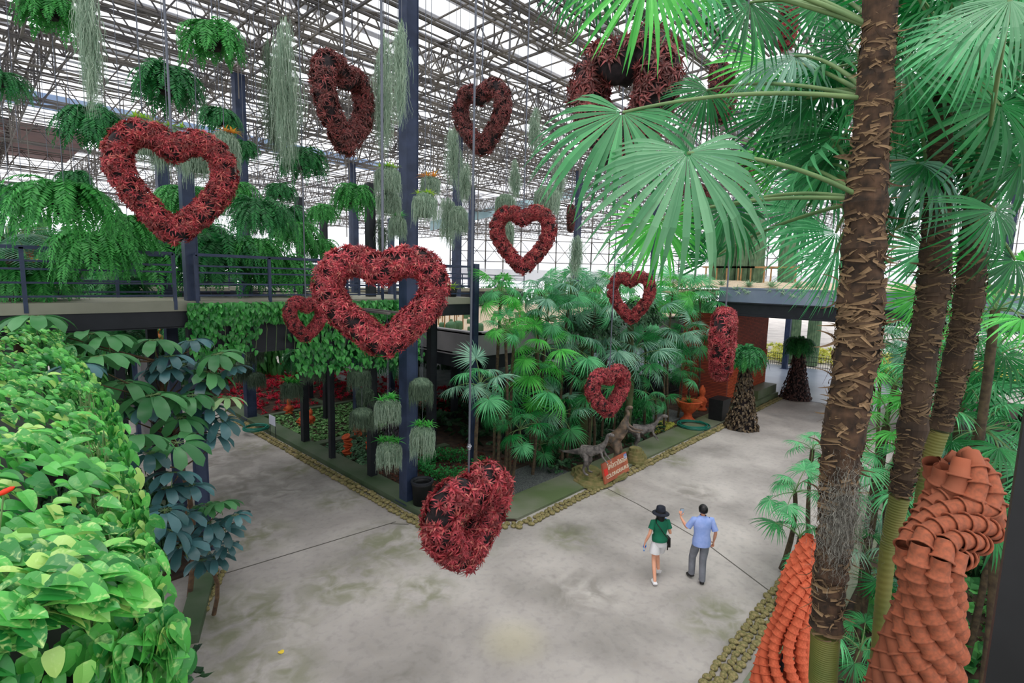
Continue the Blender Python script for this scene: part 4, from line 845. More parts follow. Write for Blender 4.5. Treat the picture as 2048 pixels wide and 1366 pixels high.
hedge = empty('pothos_hedge', (-.3, 5, 4.2), 'dense green and yellow variegated heart shaped vine leaves filling the lower left foreground', 'vine plant')
MB().inst(HEARTLEAF, np.array(Ms), np.array(Ts)).build('leaves', MT['pothos'], hedge)
m = MB(); r = np.random.RandomState(12)
for i in range(160):
    y = 1.95 + 4 * r.rand() ** 1.5; xe = hedge_edge(y); a = np.array([xe - .1 + .1 * r.rand(), y, 5.2]); s = np.linspace(0, 1, 8)[:, None]; b = a + [r.uniform(0, .15), r.uniform(-.1, .1), -r.uniform(.2, 1.2)]
    m.tube(a + (b - a) * s + np.sin(s * 9 + i) * .015, .0035, 4)
m.build('vine_stems', MT['petiole'], hedge)
m = MB(); m.span((-1.2, 1.98, 3.6), (.18, 12.2, 5.12)); m.span((.18, 5, 4.7), (.45, 12.2, 5.1)); tag(m.build('planter_box', MT['black'], origin=(-.4, 6, 3.6)), 'dark long planter box hidden under the variegated vine leaves', 'planter')
m = MB(); m.span((-2.4, -2.0, 3.4), (.2, 12.2, 3.6)); structure(m, 'trim_%d' % k, MT['concrete']); k += 1
for y in (1.6, 6.5, 11.5): column(-1.2, y, .0, 3.4, .25, 'trim_%d' % k, 'darksteel'); k += 1
v_ = empty('beam_vine', (5.8, 12.3, 5.1), 'green heart leaved vine trailing over the dark beam under the walkway', 'vine plant'); r = np.random.RandomState(21); Ms, Ts = [], []
for i in range(3400):
    u_ = r.rand()
    if u_ < .62: x = r.uniform(3.2, 9.2); z = 5.62 - .42 * r.rand() ** 1.3; y = 12.26 - .12 * r.rand()
    else:
        x = r.choice([3.5, 4.2, 5.6, 6.1, 6.6, 7.2, 7.6, 8.4, 8.9]) + r.randn() * .16; z = 5.3 - (1.45 if x > 5.3 else .8) * r.rand() ** 1.2; y = 12.24 - .06 * r.rand()
    Ms.append(leafmat(np.array([-.1, -1, .6]) + r.randn(3) * .35, np.array([0, -.1, -1.]), r, r.uniform(.10, .18))); Ts.append((x, y, z))
MB().inst(HEARTLEAF, np.array(Ms), np.array(Ts)).build('leaves', MT['vine'], v_)
m = MB()
for x in np.arange(3.4, 9.2, .22): m.tube([(x, 12.28, 5.6), (x + .05, 12.22, 5.0), (x, 12.2, 4.6 - .5 * r.rand())], .006, 4)
m.build('vine_stems', MT['petiole'], v_)
# ------------------------------------------------------------------ border stones
MT['stone'] = mat('mossy_ochre_stone', (100, 98, 58), (164, 146, 104), island=False, noise=4, rough=.85, bump=.3, bscale=22, c3=(150, 122, 92))
SM = []
for sd in range(8):
    r = np.random.RandomState(sd); bm = bmesh.new(); bmesh.ops.create_icosphere(bm, subdivisions=3, radius=.5); ax = np.array([1, r.uniform(.62, .9), r.uniform(.5, .68)])
    f = r.uniform(-1, 1, (5, 3)) * 2.4
    for v in bm.verts:
        c = np.array(v.co); c = c * (1 + .05 * sum(math.sin(q @ c * 1.5 + i) for i, q in enumerate(f)) / 2); v.co = c * ax
    me = bpy.data.meshes.new('border_stone'); bm.to_mesh(me); bm.free(); me.materials.append(MT['stone']); [setattr(p_, 'use_smooth', True) for p_ in me.polygons]; SM.append(me)
ST = []
def stones(a, b, width, size, seed, lab, grp):
    r = np.random.RandomState(seed); a = np.array(a); b = np.array(b); d = b - a; L = np.linalg.norm(d); d = d / L; n_ = np.array([-d[1], d[0]]); rows = max(2, int(round(width / (size * .95)))); s = 0
    for row in range(rows):
        s = r.uniform(0, size)
        while s < L:
            sz = size * r.uniform(.8, 1.25); p_ = a + d * s + n_ * ((row + .5) / rows - .5) * width + r.randn(2) * .012; ST.append((math.hypot(*p_), p_[0], p_[1], sz, r.uniform(0, 6), r.randint(8), lab, grp)); s += sz * 1.0
stones((7.6, 9.95), (7.6, 24), .36, .165, 1, 'ochre mossy stone in the border along the left path', 'stones along the left path')
stones((7.65, 9.9), (9.5, 8.3), .34, .175, 2, 'ochre mossy stone at the cut corner of the border below the lowest heart', 'stones round the bed corner')
stones((9.55, 8.32), (31, 8.42), .32, .165, 3, 'ochre mossy stone in the border along the right path', 'stones along the right path')
stones((1.75, 9.0), (3.3, 11.45), .40, .14, 4, 'ochre stone in the short border at the lower left', 'stones at the lower left border')
stones((7.0, 2.66), (14, 2.7), .42, .15, 5, 'yellow brown stone in the border at the lower right', 'stones at the lower right border')
ST.sort(key=lambda q: q[0]); rest = MB()
for i, (dd, x, y, sz, a, vi, lab, grp) in enumerate(ST):
    if i < 300:
        o = bpy.data.objects.new('border_stone', SM[vi]); COL.objects.link(o); o.location = (x, y, sz * .22); o.rotation_euler = (0, 0, a); o.scale = (sz, sz, sz); tag(o, lab, 'stone', grp)
    else:
        me = SM[vi]; 
        V = np.empty(len(me.vertices) * 3); me.vertices.foreach_get('co', V); V = V.reshape(-1, 3); F = np.empty(len(me.polygons) * 3, int); me.polygons.foreach_get('vertices', F)
        rest.add(V @ rz(a).T * sz + [x, y, sz * .22], F.reshape(-1, 3))
tag(rest.build('border_stones_far', MT['stone'], smooth=True), 'rows of small far border stones along both paths', 'stone', kind='stuff')
# ------------------------------------------------------------------ ground cover
OV = lambda s: math.sin(PI * (.1 + .88 * s)) ** .8
def cover(name, label, cat, rects, tmpl, dens, size, mt, z=.05, tilt=.5, jz=.05, seed=0):
    r = np.random.RandomState(seed); m = MB(); Ms, Ts = [], []
    for (x0, x1), (y0, y1) in rects:
        for i in range(int(dens * (x1 - x0) * (y1 - y0))):
            Ms.append(rz(r.uniform(0, 6.3)) @ rx(r.uniform(-tilt, tilt)) @ ry(r.uniform(-tilt, tilt)) * (size * r.uniform(.7, 1.3))); Ts.append((r.uniform(x0, x1), r.uniform(y0, y1), z + r.uniform(0, jz)))
    m.inst(tmpl, np.array(Ms), np.array(Ts)); return tag(m.build(name, MT[mt]), label, cat, kind='stuff')
tuft = rosette(9, 1, .28, 4, 2, 70, 15, .8, .2, spike); rleaf = rosette(4, 1, .8, 5, 2, 50, 15, .5, .2, OV)
MT['gcpale'] = mat('pale_ground_cover', (66, 118, 60), (136, 184, 116), island=True, transl=.2); MT['gcdark'] = mat('round_ground_cover', (48, 92, 62), (108, 150, 110), island=True, transl=.15)
MT['gcbrown'] = mat('brown_ground_cover', (70, 36, 26), (124, 66, 46), island=True, transl=.1); MT['gcyellow'] = mat('yellow_green_cover', (150, 168, 60), (220, 210, 110), island=True, transl=.3)
MT['gcgreen'] = mat('low_green_shrub_leaf', (26, 104, 50), (66, 168, 84), island=True, transl=.3); MT['gcmoss'] = mat('grass_green', (48, 90, 40), (94, 140, 66), island=True, transl=.2)
MT['darkleaf'] = mat('dark_bush_leaf', (20, 50, 30), (52, 96, 56), island=True, transl=.15); MT['midleaf'] = mat('bush_leaf', (34, 96, 46), (92, 168, 84), island=True, transl=.3); MT['purple'] = mat('purple_grey_leaf', (60, 54, 62), (104, 92, 104), island=True)
cover('ground_cover', 'pale green leafy ground cover in the bed beside the white sign', 'ground cover', [((8.6, 13.8), (17.9, 22.5))], rleaf, 110, .1, 'gcpale', seed=1)
cover('ground_cover', 'dark round leafed ground cover in the bed with the terracotta pot stacks', 'ground cover', [((8.6, 11.7), (14.7, 17.4))], rleaf, 150, .09, 'gcdark', seed=2)
cover('ground_cover', 'brown red low plants in the corner bed behind the tall column foot', 'ground cover', [((8.6, 12.6), (11.2, 14.2))], tuft, 45, .09, 'gcbrown', seed=3)
cover('bromeliad_bed', 'scarlet bromeliad beds behind the black posts on the left', 'bromeliads', [((8.6, 11.4), (23.0, 27.1)), ((12, 18), (23, 27.1)), ((8.4, 17), (27.5, 36)), ((14.4, 19), (18, 22.4))], tuft, 11, .26, 'bedred', jz=.12, seed=4)
cover('ground_cover', 'yellow variegated plants beside the green hose coil', 'ground cover', [((19.2, 21.2), (9.75, 10.6))], tuft, 90, .14, 'gcyellow', seed=5)
cover('ground_cover', 'yellow green flower beds far beyond the bridge', 'ground cover', [((46.4, 56), (-2, 26)), ((44.2, 46.4), (12, 26))], tuft, 5, .5, 'gcyellow', jz=.4, seed=6)
cover('ground_cover', 'dark low shrubs between the palm stems and the dinosaurs', 'ground cover', [((12.5, 20), (9.7, 12.9))], rleaf, 40, .15, 'darkleaf', jz=.35, tilt=.9, seed=7)
cover('grass', 'mossy grass growing beside the paving at the lower right', 'grass', [((7.2, 20), (-6, 1.55))], tuft, 14, .12, 'gcmoss', seed=8)
cover('ground_cover', 'dark undergrowth below the variegated vines at the left', 'ground cover', [((-4, 2.9), (11.9, 24)), ((-2, 2.2), (8, 9.1))], rleaf, 22, .18, 'darkleaf', jz=.4, tilt=.9, seed=9)
cover('ground_cover', 'dark green undergrowth at the right behind the near palms', 'ground cover', [((9.5, 24), (-9, 1.3))], rleaf, 14, .25, 'midleaf', jz=.6, tilt=.9, seed=10)
cover('ground_cover', 'dim planting under the raised planter behind the fence', 'ground cover', [((12.5, 31), (13.6, 20))], rleaf, 9, .25, 'darkleaf', jz=.5, tilt=.9, seed=12)
m = MB(); r = np.random.RandomState(8); Ms, Ts = [], []
for i in range(2600):
    a = r.uniform(.2, 5.9); q = .85 + r.randn() * .12; Ms.append(leafmat(r.randn(3) * .5 + [0, 0, .6], r.randn(3), r, r.uniform(.05, .09))); Ts.append((10.5 + q * math.cos(a), 12.4 + q * math.sin(a) * 1.2, .1 + .38 * r.rand()))
m.inst(HEARTLEAF, np.array(Ms), np.array(Ts)); tag(m.build('clipped_shrub', MT['gcgreen'], origin=(10.5, 12.4, .05)), 'bright green clipped shrub grown in a ring behind the bin', 'shrub')
# ------------------------------------------------------------------ bushes
def bush_mesh(seed, mt, n=1500, lf=.12):
    r = np.random.RandomState(seed); d = unit_rows(r.randn(n, 3)); d[:, 2] = np.abs(d[:, 2]); q = (.72 + .3 * r.rand(n)) * (1 + .15 * np.sin(d[:, 0] * 7 + seed) * np.cos(d[:, 1] * 6)); p_ = d * q[:, None]
    m = MB(); m.inst(HEARTLEAF, np.array([leafmat(a + r.randn(3) * .5 + [0, 0, .3], np.array([0, 0, -1]) + a * .4, r, lf * r.uniform(.7, 1.3)) for a in d]), p_); return m.mesh('foliage', MT[mt])
BU = {'d': bush_mesh(1, 'darkleaf'), 'm': bush_mesh(2, 'midleaf'), 'g': bush_mesh(3, 'gcgreen'), 'p': bush_mesh(4, 'purple', 900), 'y': bush_mesh(5, 'gcyellow', 1200), 's': bush_mesh(6, 'midleaf', 2600, .08)}
bstem = MB().tube([(0, 0, 0), (.03, 0, .5)], .04, 6).mesh('stem', MT['wood'])
def bush(kd, x, y, z, sx, sz, label, grp=None, name='bush'):
    o = empty(name, (x, y, z), label, 'bush', grp); place('foliage', BU[kd], o, (0, 0, .05), rz(x * 7 + y), (sx, sx, sz)); place('stem', bstem, o, (0, 0, 0), None, (1, 1, sz)); return o
BL = [('d', -3, 24, 3, 7.0, 'big dark bush behind the walkway at the far left'), ('m', 1, 27, 3, 7.6, 'green bush in the background above the walkway rail at the far left'), ('d', 5.5, 30, 3.2, 7.4, 'dark bush in the background between the two walkway posts'),
 ('m', 10, 34, 3.4, 7.4, 'green bush far behind the ferns left of the widest heart'), ('m', 15, 33, 3.2, 6.8, 'pale green bush far behind the rail above the widest heart'), ('d', 21, 33, 3, 5, 'dark bush far behind the raised planter'),
 ('m', -6, 31, 4, 8.2, 'tall green bush beyond the left edge ferns'), ('d', 1.5, 16.5, 1.3, 2.6, 'dark bush under the walkway at the left behind the umbrella tree'), ('d', 2.1, 13.4, .9, 1.9, 'dark small leaved bush behind the blue green leaves'),
 ('m', 3, 36, 3.5, 8.4, 'far green bush left of the thin far posts'), ('d', 16.5, 11.4, .7, 1.0, 'dark red brown bush behind the three dinosaurs'), ('g', 20.4, 11.4, .75, 1.15, 'rounded green bush right of the dinosaurs'), ('d', 18.6, 11.3, .8, .9, 'dark low bush beside the third dinosaur'),
 ('p', 11.6, 16.6, .8, 1.1, 'purple grey leafy shrub under the walkway behind the round leafed bed'), ('p', 12.6, 18.9, .8, 1.3, 'grey purple shrub in the bed corner near the terracotta pots'), ('m', 40, 30, 5, 6.6, 'large far bush left of the bridge'), ('m', 48, 22, 5, 5.5, 'large far bush behind the bridge cacti'),
 ('d', 30, -4, 3, 5.5, 'large dark bush under the bridge at the right'), ('m', 26, -8, 4, 6, 'green bush mass at the far right'), ('m', 21, -6.5, 3, 4.4, 'green bush at the right between the far palms'), ('d', 16, -5.5, 2.4, 4, 'dark bush behind the tall terracotta sculpture'),
 ('s', 18, 0, 1.5, 1.8, 'light green bush right of the third palm trunk'), ('d', 34, 13, 2.5, 4, 'dark bush behind the brick wall'), ('y', 46, 4, 3, 1.5, 'yellow leaved bush far beyond the bridge'), ('d', 24, 28, 3, 5.5, 'dark bush far behind the open heart'), ('m', 30, 30, 4, 6, 'green bush far behind the fan palm clump'),
 ('s', 42, 3, 2.2, 1.3, 'low light green bush by the far road'), ('m', 12, -3, 1.5, 2.6, 'green bush behind the ringed trunks at the lower right'), ('d', 9.5, -3.2, 1.6, 3.2, 'dark bush at the lower right corner'), ('d', 15, -1.6, 1.6, 4.2, 'tall dark bush added for deep shade just right of the third palm trunk'), ('d', 19.5, -3.2, 2, 5, 'tall dark bush added for deep shade behind the palms at the right edge')]  # both tall dark bushes are added to darken the right side
for b in BL: bush(b[0], b[1], b[2], .03, b[3], b[4], b[5])
# ------------------------------------------------------------------ terrace: stakes and cacti
MT['cactus'] = mat('ribbed_cactus', (78, 106, 78), (112, 138, 104), noise=3, bump=.2); MT['stake'] = mat('wooden_stake', (150, 112, 70), (178, 142, 96), noise=5); MT['agave'] = mat('striped_agave', (84, 128, 96), (178, 206, 170), island=True, transl=.15)
def cactus_mesh(R, H, ribs=14):
    a = np.linspace(0, 2 * PI, ribs * 4, endpoint=False); m = MB(); zs = [0, H * .3, H * .7, H * .93, H * .985, H]; rs = [.9, 1, 1, .85, .5, .02]; V = []
    for z, q in zip(zs, rs):
        rr_ = R * q * (1 + .12 * np.cos(a * ribs)); V.append(np.stack([rr_ * np.cos(a), rr_ * np.sin(a), np.full_like(a, z)], -1))
    n = len(a); i = np.arange(len(zs) - 1)[:, None] * n; j = np.arange(n)[None]; m.add(np.concatenate(V), np.stack([i + j, i + (j + 1) % n, i + n + (j + 1) % n, i + n + j], -1).reshape(-1, 4)); return m
CT = [(1440, 3.4, .42, 'leftmost thick cactus on the bridge behind the wooden frame'), (1486, 3.9, .36, 'second thick cactus on the bridge behind the striped agaves'), (1512, 3.6, .36, 'third cactus on the bridge, close to its left neighbour'), (1573, 2.6, .38, 'short thick cactus on the bridge nearest the trunk'), (1462, 3.1, .22, 'slim cactus between the thick ones on the bridge')]
for px, h, R_, lb in CT:
    d = ray(px, 540); c = CAM + d * (30.0 / d[0]); o = cactus_mesh(R_, h).build('column_cactus', MT['cactus'], smooth=True); o.location = (c[0], c[1], 6.3); tag(o, lb, 'cactus')
    f = empty('cactus_support', (c[0] - .5, c[1], 6.35), 'wooden prop with two posts and a crossbar around the ' + lb.split(' on')[0].split(' between')[0], 'plant support')
    for dy in (-.6, .6): MB().bar((c[0] - .5, c[1] + dy, 6.3), (c[0] - .5, c[1] + dy, 7.25), .07, .07).build('post', MT['stake'], f)
    MB().bar((c[0] - .5, c[1] - .8, 7.2), (c[0] - .5, c[1] + .8, 7.2), .09, .09).build('crossbar', MT['stake'], f)
AG = rosette(26, .62, .075, 3, 3, 75, 12, .35, .4, spike); m_ = MB(); m_.add(*AG); agm = m_.mesh('striped_agave', MT['agave'])
for i, (px, py) in enumerate([(1445, 553), (1499, 556), (1544, 562), (1598, 550), (1630, 556), (1700, 560), (1998, 556), (2030, 552)]):
    d = ray(px, py); c = CAM + d * (26.6 / d[0]); o = bpy.data.objects.new('striped_agave', agm); COL.objects.link(o); o.location = (c[0], c[1], 6.17); o.rotation_euler = (0, 0, i); o.scale = (1.1,) * 3
    tag(o, ['striped agave at the left end of the bridge gravel', 'striped agave in front of the second cactus', 'striped agave lowest on the gravel edge', 'striped agave right of the short thick cactus', 'striped agave just left of the thick trunk', 'striped agave just right of the thick trunk', 'striped agave near the right edge above the bridge', 'striped agave cut by the right edge of the picture'][i], 'agave')
r = np.random.RandomState(3)
stk = MB().bar((0, 0, -.3), (0, 0, .85), .035, .035).mesh('wooden_stake', MT['stake'])
for i in range(34):
    x = 12.8 + 8 * r.rand() ** 1.5; y = 13.6 + 9 * r.rand(); o = bpy.data.objects.new('wooden_stake', stk); COL.objects.link(o); o.location = (x, y, 4.25); tag(o, 'thin wooden stake standing in the pale gravel of the raised planter', 'stake', 'stakes in the raised planter')
cm = cactus_mesh(.09, .2, 9).mesh('small_cactus', MT['gcdark'], True)
for i in range(40):
    x = 12.6 + 9 * r.rand() ** 1.6; y = 13.5 + 8 * r.rand(); o = bpy.data.objects.new('small_cactus', cm); COL.objects.link(o); o.location = (x, y, 4.23); o.scale = (r.uniform(.8, 2),) * 3; tag(o, 'small round cactus in the pale gravel of the raised planter', 'cactus', 'small cacti in the raised planter')
for i, (px, zt) in enumerate([(1586, 4.6), (1626, 4.7)]):
    d = ray(px, 690); c = CAM + d * (45.5 / d[0]); o = cactus_mesh(.42, zt, 16).build('column_cactus', MT['cactus'], smooth=True); o.location = (c[0], c[1], .05); tag(o, ['leftmost', 'second', 'third', 'rightmost'][i] + ' of the tall pale cacti seen under the bridge', 'cactus')
# agave garlands hanging over the bridge parapet
m = MB(); r = np.random.RandomState(9)
for i in range(46):
    y = r.uniform(.5, 9.5); z = 6.12 - .35 * r.rand() ** 2; v, f = rosette(8, r.uniform(.2, .36), .03, i, 3, 60, -40, 1.2, .3, spike); m.add(v @ ry(-1.2).T + [24.97, y, z], f)
tag(m.build('air_plants', MT['agave'], origin=(24.97, 5, 5.8)), 'straggling grey green air plants hanging over the bridge parapet', 'air plants', kind='stuff')
# ------------------------------------------------------------------ fence, brick wall, far bits
def fence(a, b, h, label):
    a = np.array(a + (0.03,)); b = np.array(b + (0.03,)); f = empty('metal_fence', a, label, 'fence'); L = np.linalg.norm(b - a); m = MB()
    for i in range(int(L / .16)): c = a + (b - a) * (i + .5) * .16 / L; m.bar(c, c + [0, 0, h], .022, .022, up=(1, 0, 0))
    for z in (.15, h * .5, h - .1): m.bar(a + [0, 0, z], b + [0, 0, z], .035, .035)
    m.build('fence_panel', MT['darksteel'], f)
    for i in range(int(L / 3) + 1): c = a + (b - a) * min(1, i * 3 / L); MB().bar(c, c + [0, 0, h + .1], .07, .07, up=(1, 0, 0)).build('fence_post', MT['darksteel'], f)
fence((13.5, 13.0), (31.5, 13.0), 2.7, 'tall black bar fence under the raised planter'); fence((43.8, -4), (43.8, 26), 1.0, 'low fence beyond the far road')
MT['farpaving'] = mat('pale_far_paving', (150, 160, 164), (186, 192, 194), noise=2)  # pale grey slab on the ground under the raised planter
m = MB(); m.span((15, 21, .05), (31, 31.9, .09)); structure(m, 'trim_%d' % k, MT['farpaving']); k += 1
def brickmat():
    m = bpy.data.materials.new('terracotta_lattice'); m.use_nodes = True; t = m.node_tree; b = t.nodes['Principled BSDF']; c = t.nodes.new('ShaderNodeTexCoord'); mp = t.nodes.new('ShaderNodeMapping'); mp.inputs['Rotation'].default_value = (PI / 2, 0, 0)
    br = t.nodes.new('ShaderNodeTexBrick'); br.inputs['Scale'].default_value = 3.2; br.inputs['Color1'].default_value = lin((158, 66, 40)); br.inputs['Color2'].default_value = lin((128, 52, 34)); br.inputs['Mortar'].default_value = lin((66, 24, 18)); br.inputs['Mortar Size'].default_value = .035
    t.links.new(c.outputs['Object'], mp.inputs[0]); t.links.new(mp.outputs[0], br.inputs[0]); t.links.new(br.outputs[0], b.inputs['Base Color']); b.inputs['Roughness'].default_value = .9; return m
MT['brick'] = brickmat(); m = MB(); m.span((25.65, 9.45, 0), (31.2, 9.9, 4.8)); m.span((25.5, 9.4, 0), (25.65, 11.8, 4.8)); structure(m, 'wall_3', MT['brick'])
MT['terra'] = mat('terracotta', (168, 82, 50), (206, 112, 74), noise=7, rough=.8, bump=.15); MT['terra2'] = mat('dark_orange_terracotta', (176, 70, 34), (208, 96, 52), noise=7, rough=.8)
m = MB(); cell = []
for i in range(42):
    for j in range(17):
        x = 25.6 + i * .136; z = .12 + j * .15
        m.bar((x, 9.42, z), (x + .11, 9.42, z + .12), .05, .03, up=(0, 1, 0)); m.bar((x + .11, 9.42, z), (x, 9.42, z + .12), .05, .03, up=(0, 1, 0))
structure(m, 'trim_%d' % k, MT['terra2']); k += 1
# ------------------------------------------------------------------ topiary pillars
MT['topi'] = mat('dusky_topiary_leaf', (52, 44, 34), (124, 104, 80), island=True, transl=.1); MT['topi2'] = mat('dark_purple_topiary_leaf', (40, 26, 30), (110, 76, 70), island=True, transl=.1)
def pillar(px, py, h, r0, r1, mt, label, seed):
    c = G(px, py); o = empty('topiary_pillar', c, label, 'topiary'); r = np.random.RandomState(seed); Ms, Ts = [], []
    prof = lambda f: r0 * (1 - f) ** 1.7 + r1
    MB().lathe([(prof(f) * .85, f * h) for f in np.linspace(0, 1, 9)] + [(.001, h)], 14, c).build('pillar_core', MT['core'], o, smooth=True); MB().lathe([(.001, 0), (r0 * 1.35, 0), (r0 * 1.4, .06), (.001, .08)], 18, c).build('base', MT['black'], o)
    for i in range(1500): f = r.rand() ** 1.3; a = r.uniform(0, 6.283); n = np.array([math.cos(a), math.sin(a), .35]); Ms.append(leafmat(n + r.randn(3) * .4, np.array([0, 0, -1]) + n * .5, r, r.uniform(.09, .16))); Ts.append(c + [prof(f) * math.cos(a), prof(f) * math.sin(a), f * h + .05])
    MB().inst(HEARTLEAF, np.array(Ms), np.array(Ts)).build('foliage', MT[mt], o)
    place('fronds', FERN['b'], o, (0, 0, h + .1), None, 2.1); place('fronds', FERN['a'], o, (0, 0, h), rz(1), 1.7)
    return o
pillar(1482, 856, 3.2, .5, .2, 'topi', 'topiary pillar of dusky leaves with fern crown, nearer of two by the brick wall', 1); pillar(1590, 797, 3.0, .55, .24, 'topi2', 'dark purple leafy topiary pillar with fern crown, farther of two under the bridge', 2)
# ------------------------------------------------------------------ bins, hoses, urns, statues, signs
c = G(838, 1028); c[0] += .25; c[1] += .2; o = empty('rubbish_bin', (c[0], c[1], .07), 'black round bin at the foot of the tall column', 'bin'); MB().lathe([(.001, 0), (.24, 0), (.27, .62), (.29, .64), (.29, .7), (.25, .7), (.24, .6), (.2, .1), (.001, .08)], 22, (c[0], c[1], .07)).build('barrel', MT['black'], o, smooth=True); MB().lathe([(.27, .70), (.31, .70), (.31, .74), (.26, .745), (.24, .70)], 22, (c[0], c[1], .07)).build('rim', MT['darksteel'], o)
m = MB(); c = G(1445, 845); m.box((c[0] + .3, c[1] + .3, .55), (.9, .6, .98), taper=1.1); tag(m.build('planter_tub', MT['black'], origin=(c[0], c[1], .06)), 'black square tub before the brick wall', 'tub')
MT['hose'] = mat('green_hose', (20, 110, 92), rough=.4)
def hose(px, py, R_, label, z):
    c = G(px, py, z); n = 200; a = np.linspace(0, 12 * PI, n); r = np.random.RandomState(int(px)); q = R_ * (1 + .12 * np.sin(a * .33)); m = MB(); m.tube(np.stack([c[0] + q * np.cos(a), c[1] + q * np.sin(a), z + .02 + .09 * (np.arange(n) / n) + .01 * np.sin(a * 2.7)], -1), .02, 6); tag(m.build('hose_coil', MT['hose'], origin=c), label, 'hose')
hose(1386, 852, .62, 'coil of green hose on the mossy strip near the brick wall', .08); hose(512, 858, .42, 'coil of green hose at the foot of the left black post', .17)
o = empty('terracotta_urn', G(1375, 842), 'orange terracotta urn with spiky plant beside the black fence', 'urn'); c = np.array(o.location)
MB().lathe([(.001, 0), (.35, 0), (.33, .08), (.2, .2), (.17, .35), (.3, .5), (.5, .72), (.55, .9), (.6, .95), (.55, .97), (.45, .9), (.001, .85)], 22, c).build('urn_body', MT['terra2'], o, smooth=True)
v, f = rosette(34, .75, .05, 2, 3, 80, 5, 1.0, .2, spike); MB().add(v + c + [0, 0, .85], f).build('plant', MT['midleaf'], o)
def figure(px, py, h, label, spots, mt='terra2', z=.05):
    c = G(px, py, z); o = empty('terracotta_figure', c, label, 'figure'); p_ = [(.001, 0), (.75, 0), (.8, .06), (.55, .12), (.6, .25), (.78, .36), (.6, .48), (.36, .54), (.3, .58), (.42, .66), (.46, .76), (.36, .88), (.16, .95), (.12, 1.0), (.001, 1.0)]
    MB().lathe([(a * h * .28, b * h) for a, b in p_], 18, c).build('body', MT[mt], o, smooth=True); m = MB()
    for s in (-1, 1): m.tube([c + [s * h * .2, 0, h * .42], c + [s * h * .3, .05, h * .3], c + [s * h * .14, -.12, h * .22]], h * .05, 7)
    m.build('arms', MT[mt], o, smooth=True); return o
figure(578, 828, .75, 'small orange terracotta figure in the pale ground cover, leftmost', 0); figure(604, 852, .7, 'orange terracotta pot figure in front of the post, lower of the pair', 0); figure(622, 848, .66, 'orange terracotta pot figure right of the post', 0)
figure(1402, 820, 1.25, 'red terracotta statue standing left of the brick wall', 0, 'terra2')
potT = [(.001, 0), (.6, 0), (.95, .8), (1.12, .8), (1.12, 1.0), (.95, 1.0), (.8, .9), (.001, .85)]
def potstack(px, py, n, R_, label, seed, mt='terra2'):
    c = G(px, py, .05); o = empty('pot_stack', c, label, 'pot stack'); r = np.random.RandomState(seed)
    for i in range(n):
        M = rz(r.uniform(0, 6)) @ rx(r.uniform(-.5, .5)) * R_; MB().lathe(potT, 14, c + [r.uniform(-.06, .06), r.uniform(-.06, .06), i * R_ * .85], M).build('pot', MT[mt], o, smooth=True)
potstack(697, 912, 6, .14, 'leaning stack of orange pots in the round leafed bed', 1); potstack(716, 872, 5, .14, 'stack of orange pots just behind its leaning neighbour', 2); potstack(742, 902, 6, .13, 'stack of orange pots half hidden by the thin post', 3); potstack(729, 868, 4, .14, 'ochre pot stack behind the orange ones', 4, 'stake')
o = empty('notice_board', G(546, 872, .05), 'small white notice board on two legs at the bed edge', 'sign'); c = np.array(o.location)
for s in (-.24, .24): MB().tube([c + [0, s, 0], c + [0, s, .75]], .012, 6).build('leg', MT['darksteel'], o)
MT['signwhite'] = mat('white_notice', (196, 198, 214)); m = MB(); m.box(c + [-.01, 0, .62], (.02, .56, .36)); m.build('board', MT['signwhite'], o)
# dinosaur name sign
MT['signred'] = mat('red_brown_sign', (150, 76, 52), (176, 96, 66), noise=3); MT['cream'] = mat('cream_lettering', (226, 214, 190)); MT['flag'] = mat('red_flag', (214, 40, 30)); MT['flagb'] = mat('blue_white_flag', (110, 130, 180)); MT['rock'] = mat('mossy_rock', (94, 100, 56), (140, 124, 84), noise=5, bump=.6, rough=.95)
sa = G(1210, 972, .1); sb = G(1258, 944, .1); s0 = empty('name_sign', (sa + sb) / 2, 'red brown dinosaur name sign with cream Thai and Latin lettering', 'sign'); d = unit(sb - sa); nrm = unit(np.array([d[1], -d[0], .25])); upv = unit(np.cross(nrm, d)) * -1
upv = upv if upv[2] > 0 else -upv; Lw = np.linalg.norm(sb - sa) * 1.0; hh = .62; mid = (sa + sb) / 2 + upv * (hh / 2 + .05); M = np.array([d, upv, nrm]).T
MB().box(mid, (Lw, hh, .05), M).build('board', MT['signred'], s0)
def text(body, size, off, mt, parent, name):
    cu = bpy.data.curves.new(name, 'FONT'); cu.body = body; cu.size = size; cu.align_x = 'CENTER'; cu.align_y = 'CENTER'; cu.extrude = .004; cu.materials.append(MT[mt]); o = bpy.data.objects.new(name, cu); COL.objects.link(o); o.parent = parent
    p_ = mid + d * off[0] + upv * off[1] + nrm * .032 - wloc(parent); o.location = p_; o.rotation_euler = Matrix([list(q) for q in M]).to_euler(); return o
text('โคโลราดิซอรัส', .23, (.12, .12), 'cream', s0, 'thai_lettering'); text('COLORADISAURUS', .165, (.06, -.14), 'cream', s0, 'latin_lettering')
MB().box(mid - d * (Lw / 2 - .14) + upv * .02 + nrm * .03, (.2, .2, .01), M).build('red_flag', MT['flag'], s0); MB().box(mid + d * (Lw / 2 - .12) + upv * .2 + nrm * .03, (.18, .14, .01), M).build('blue_flag', MT['flagb'], s0)
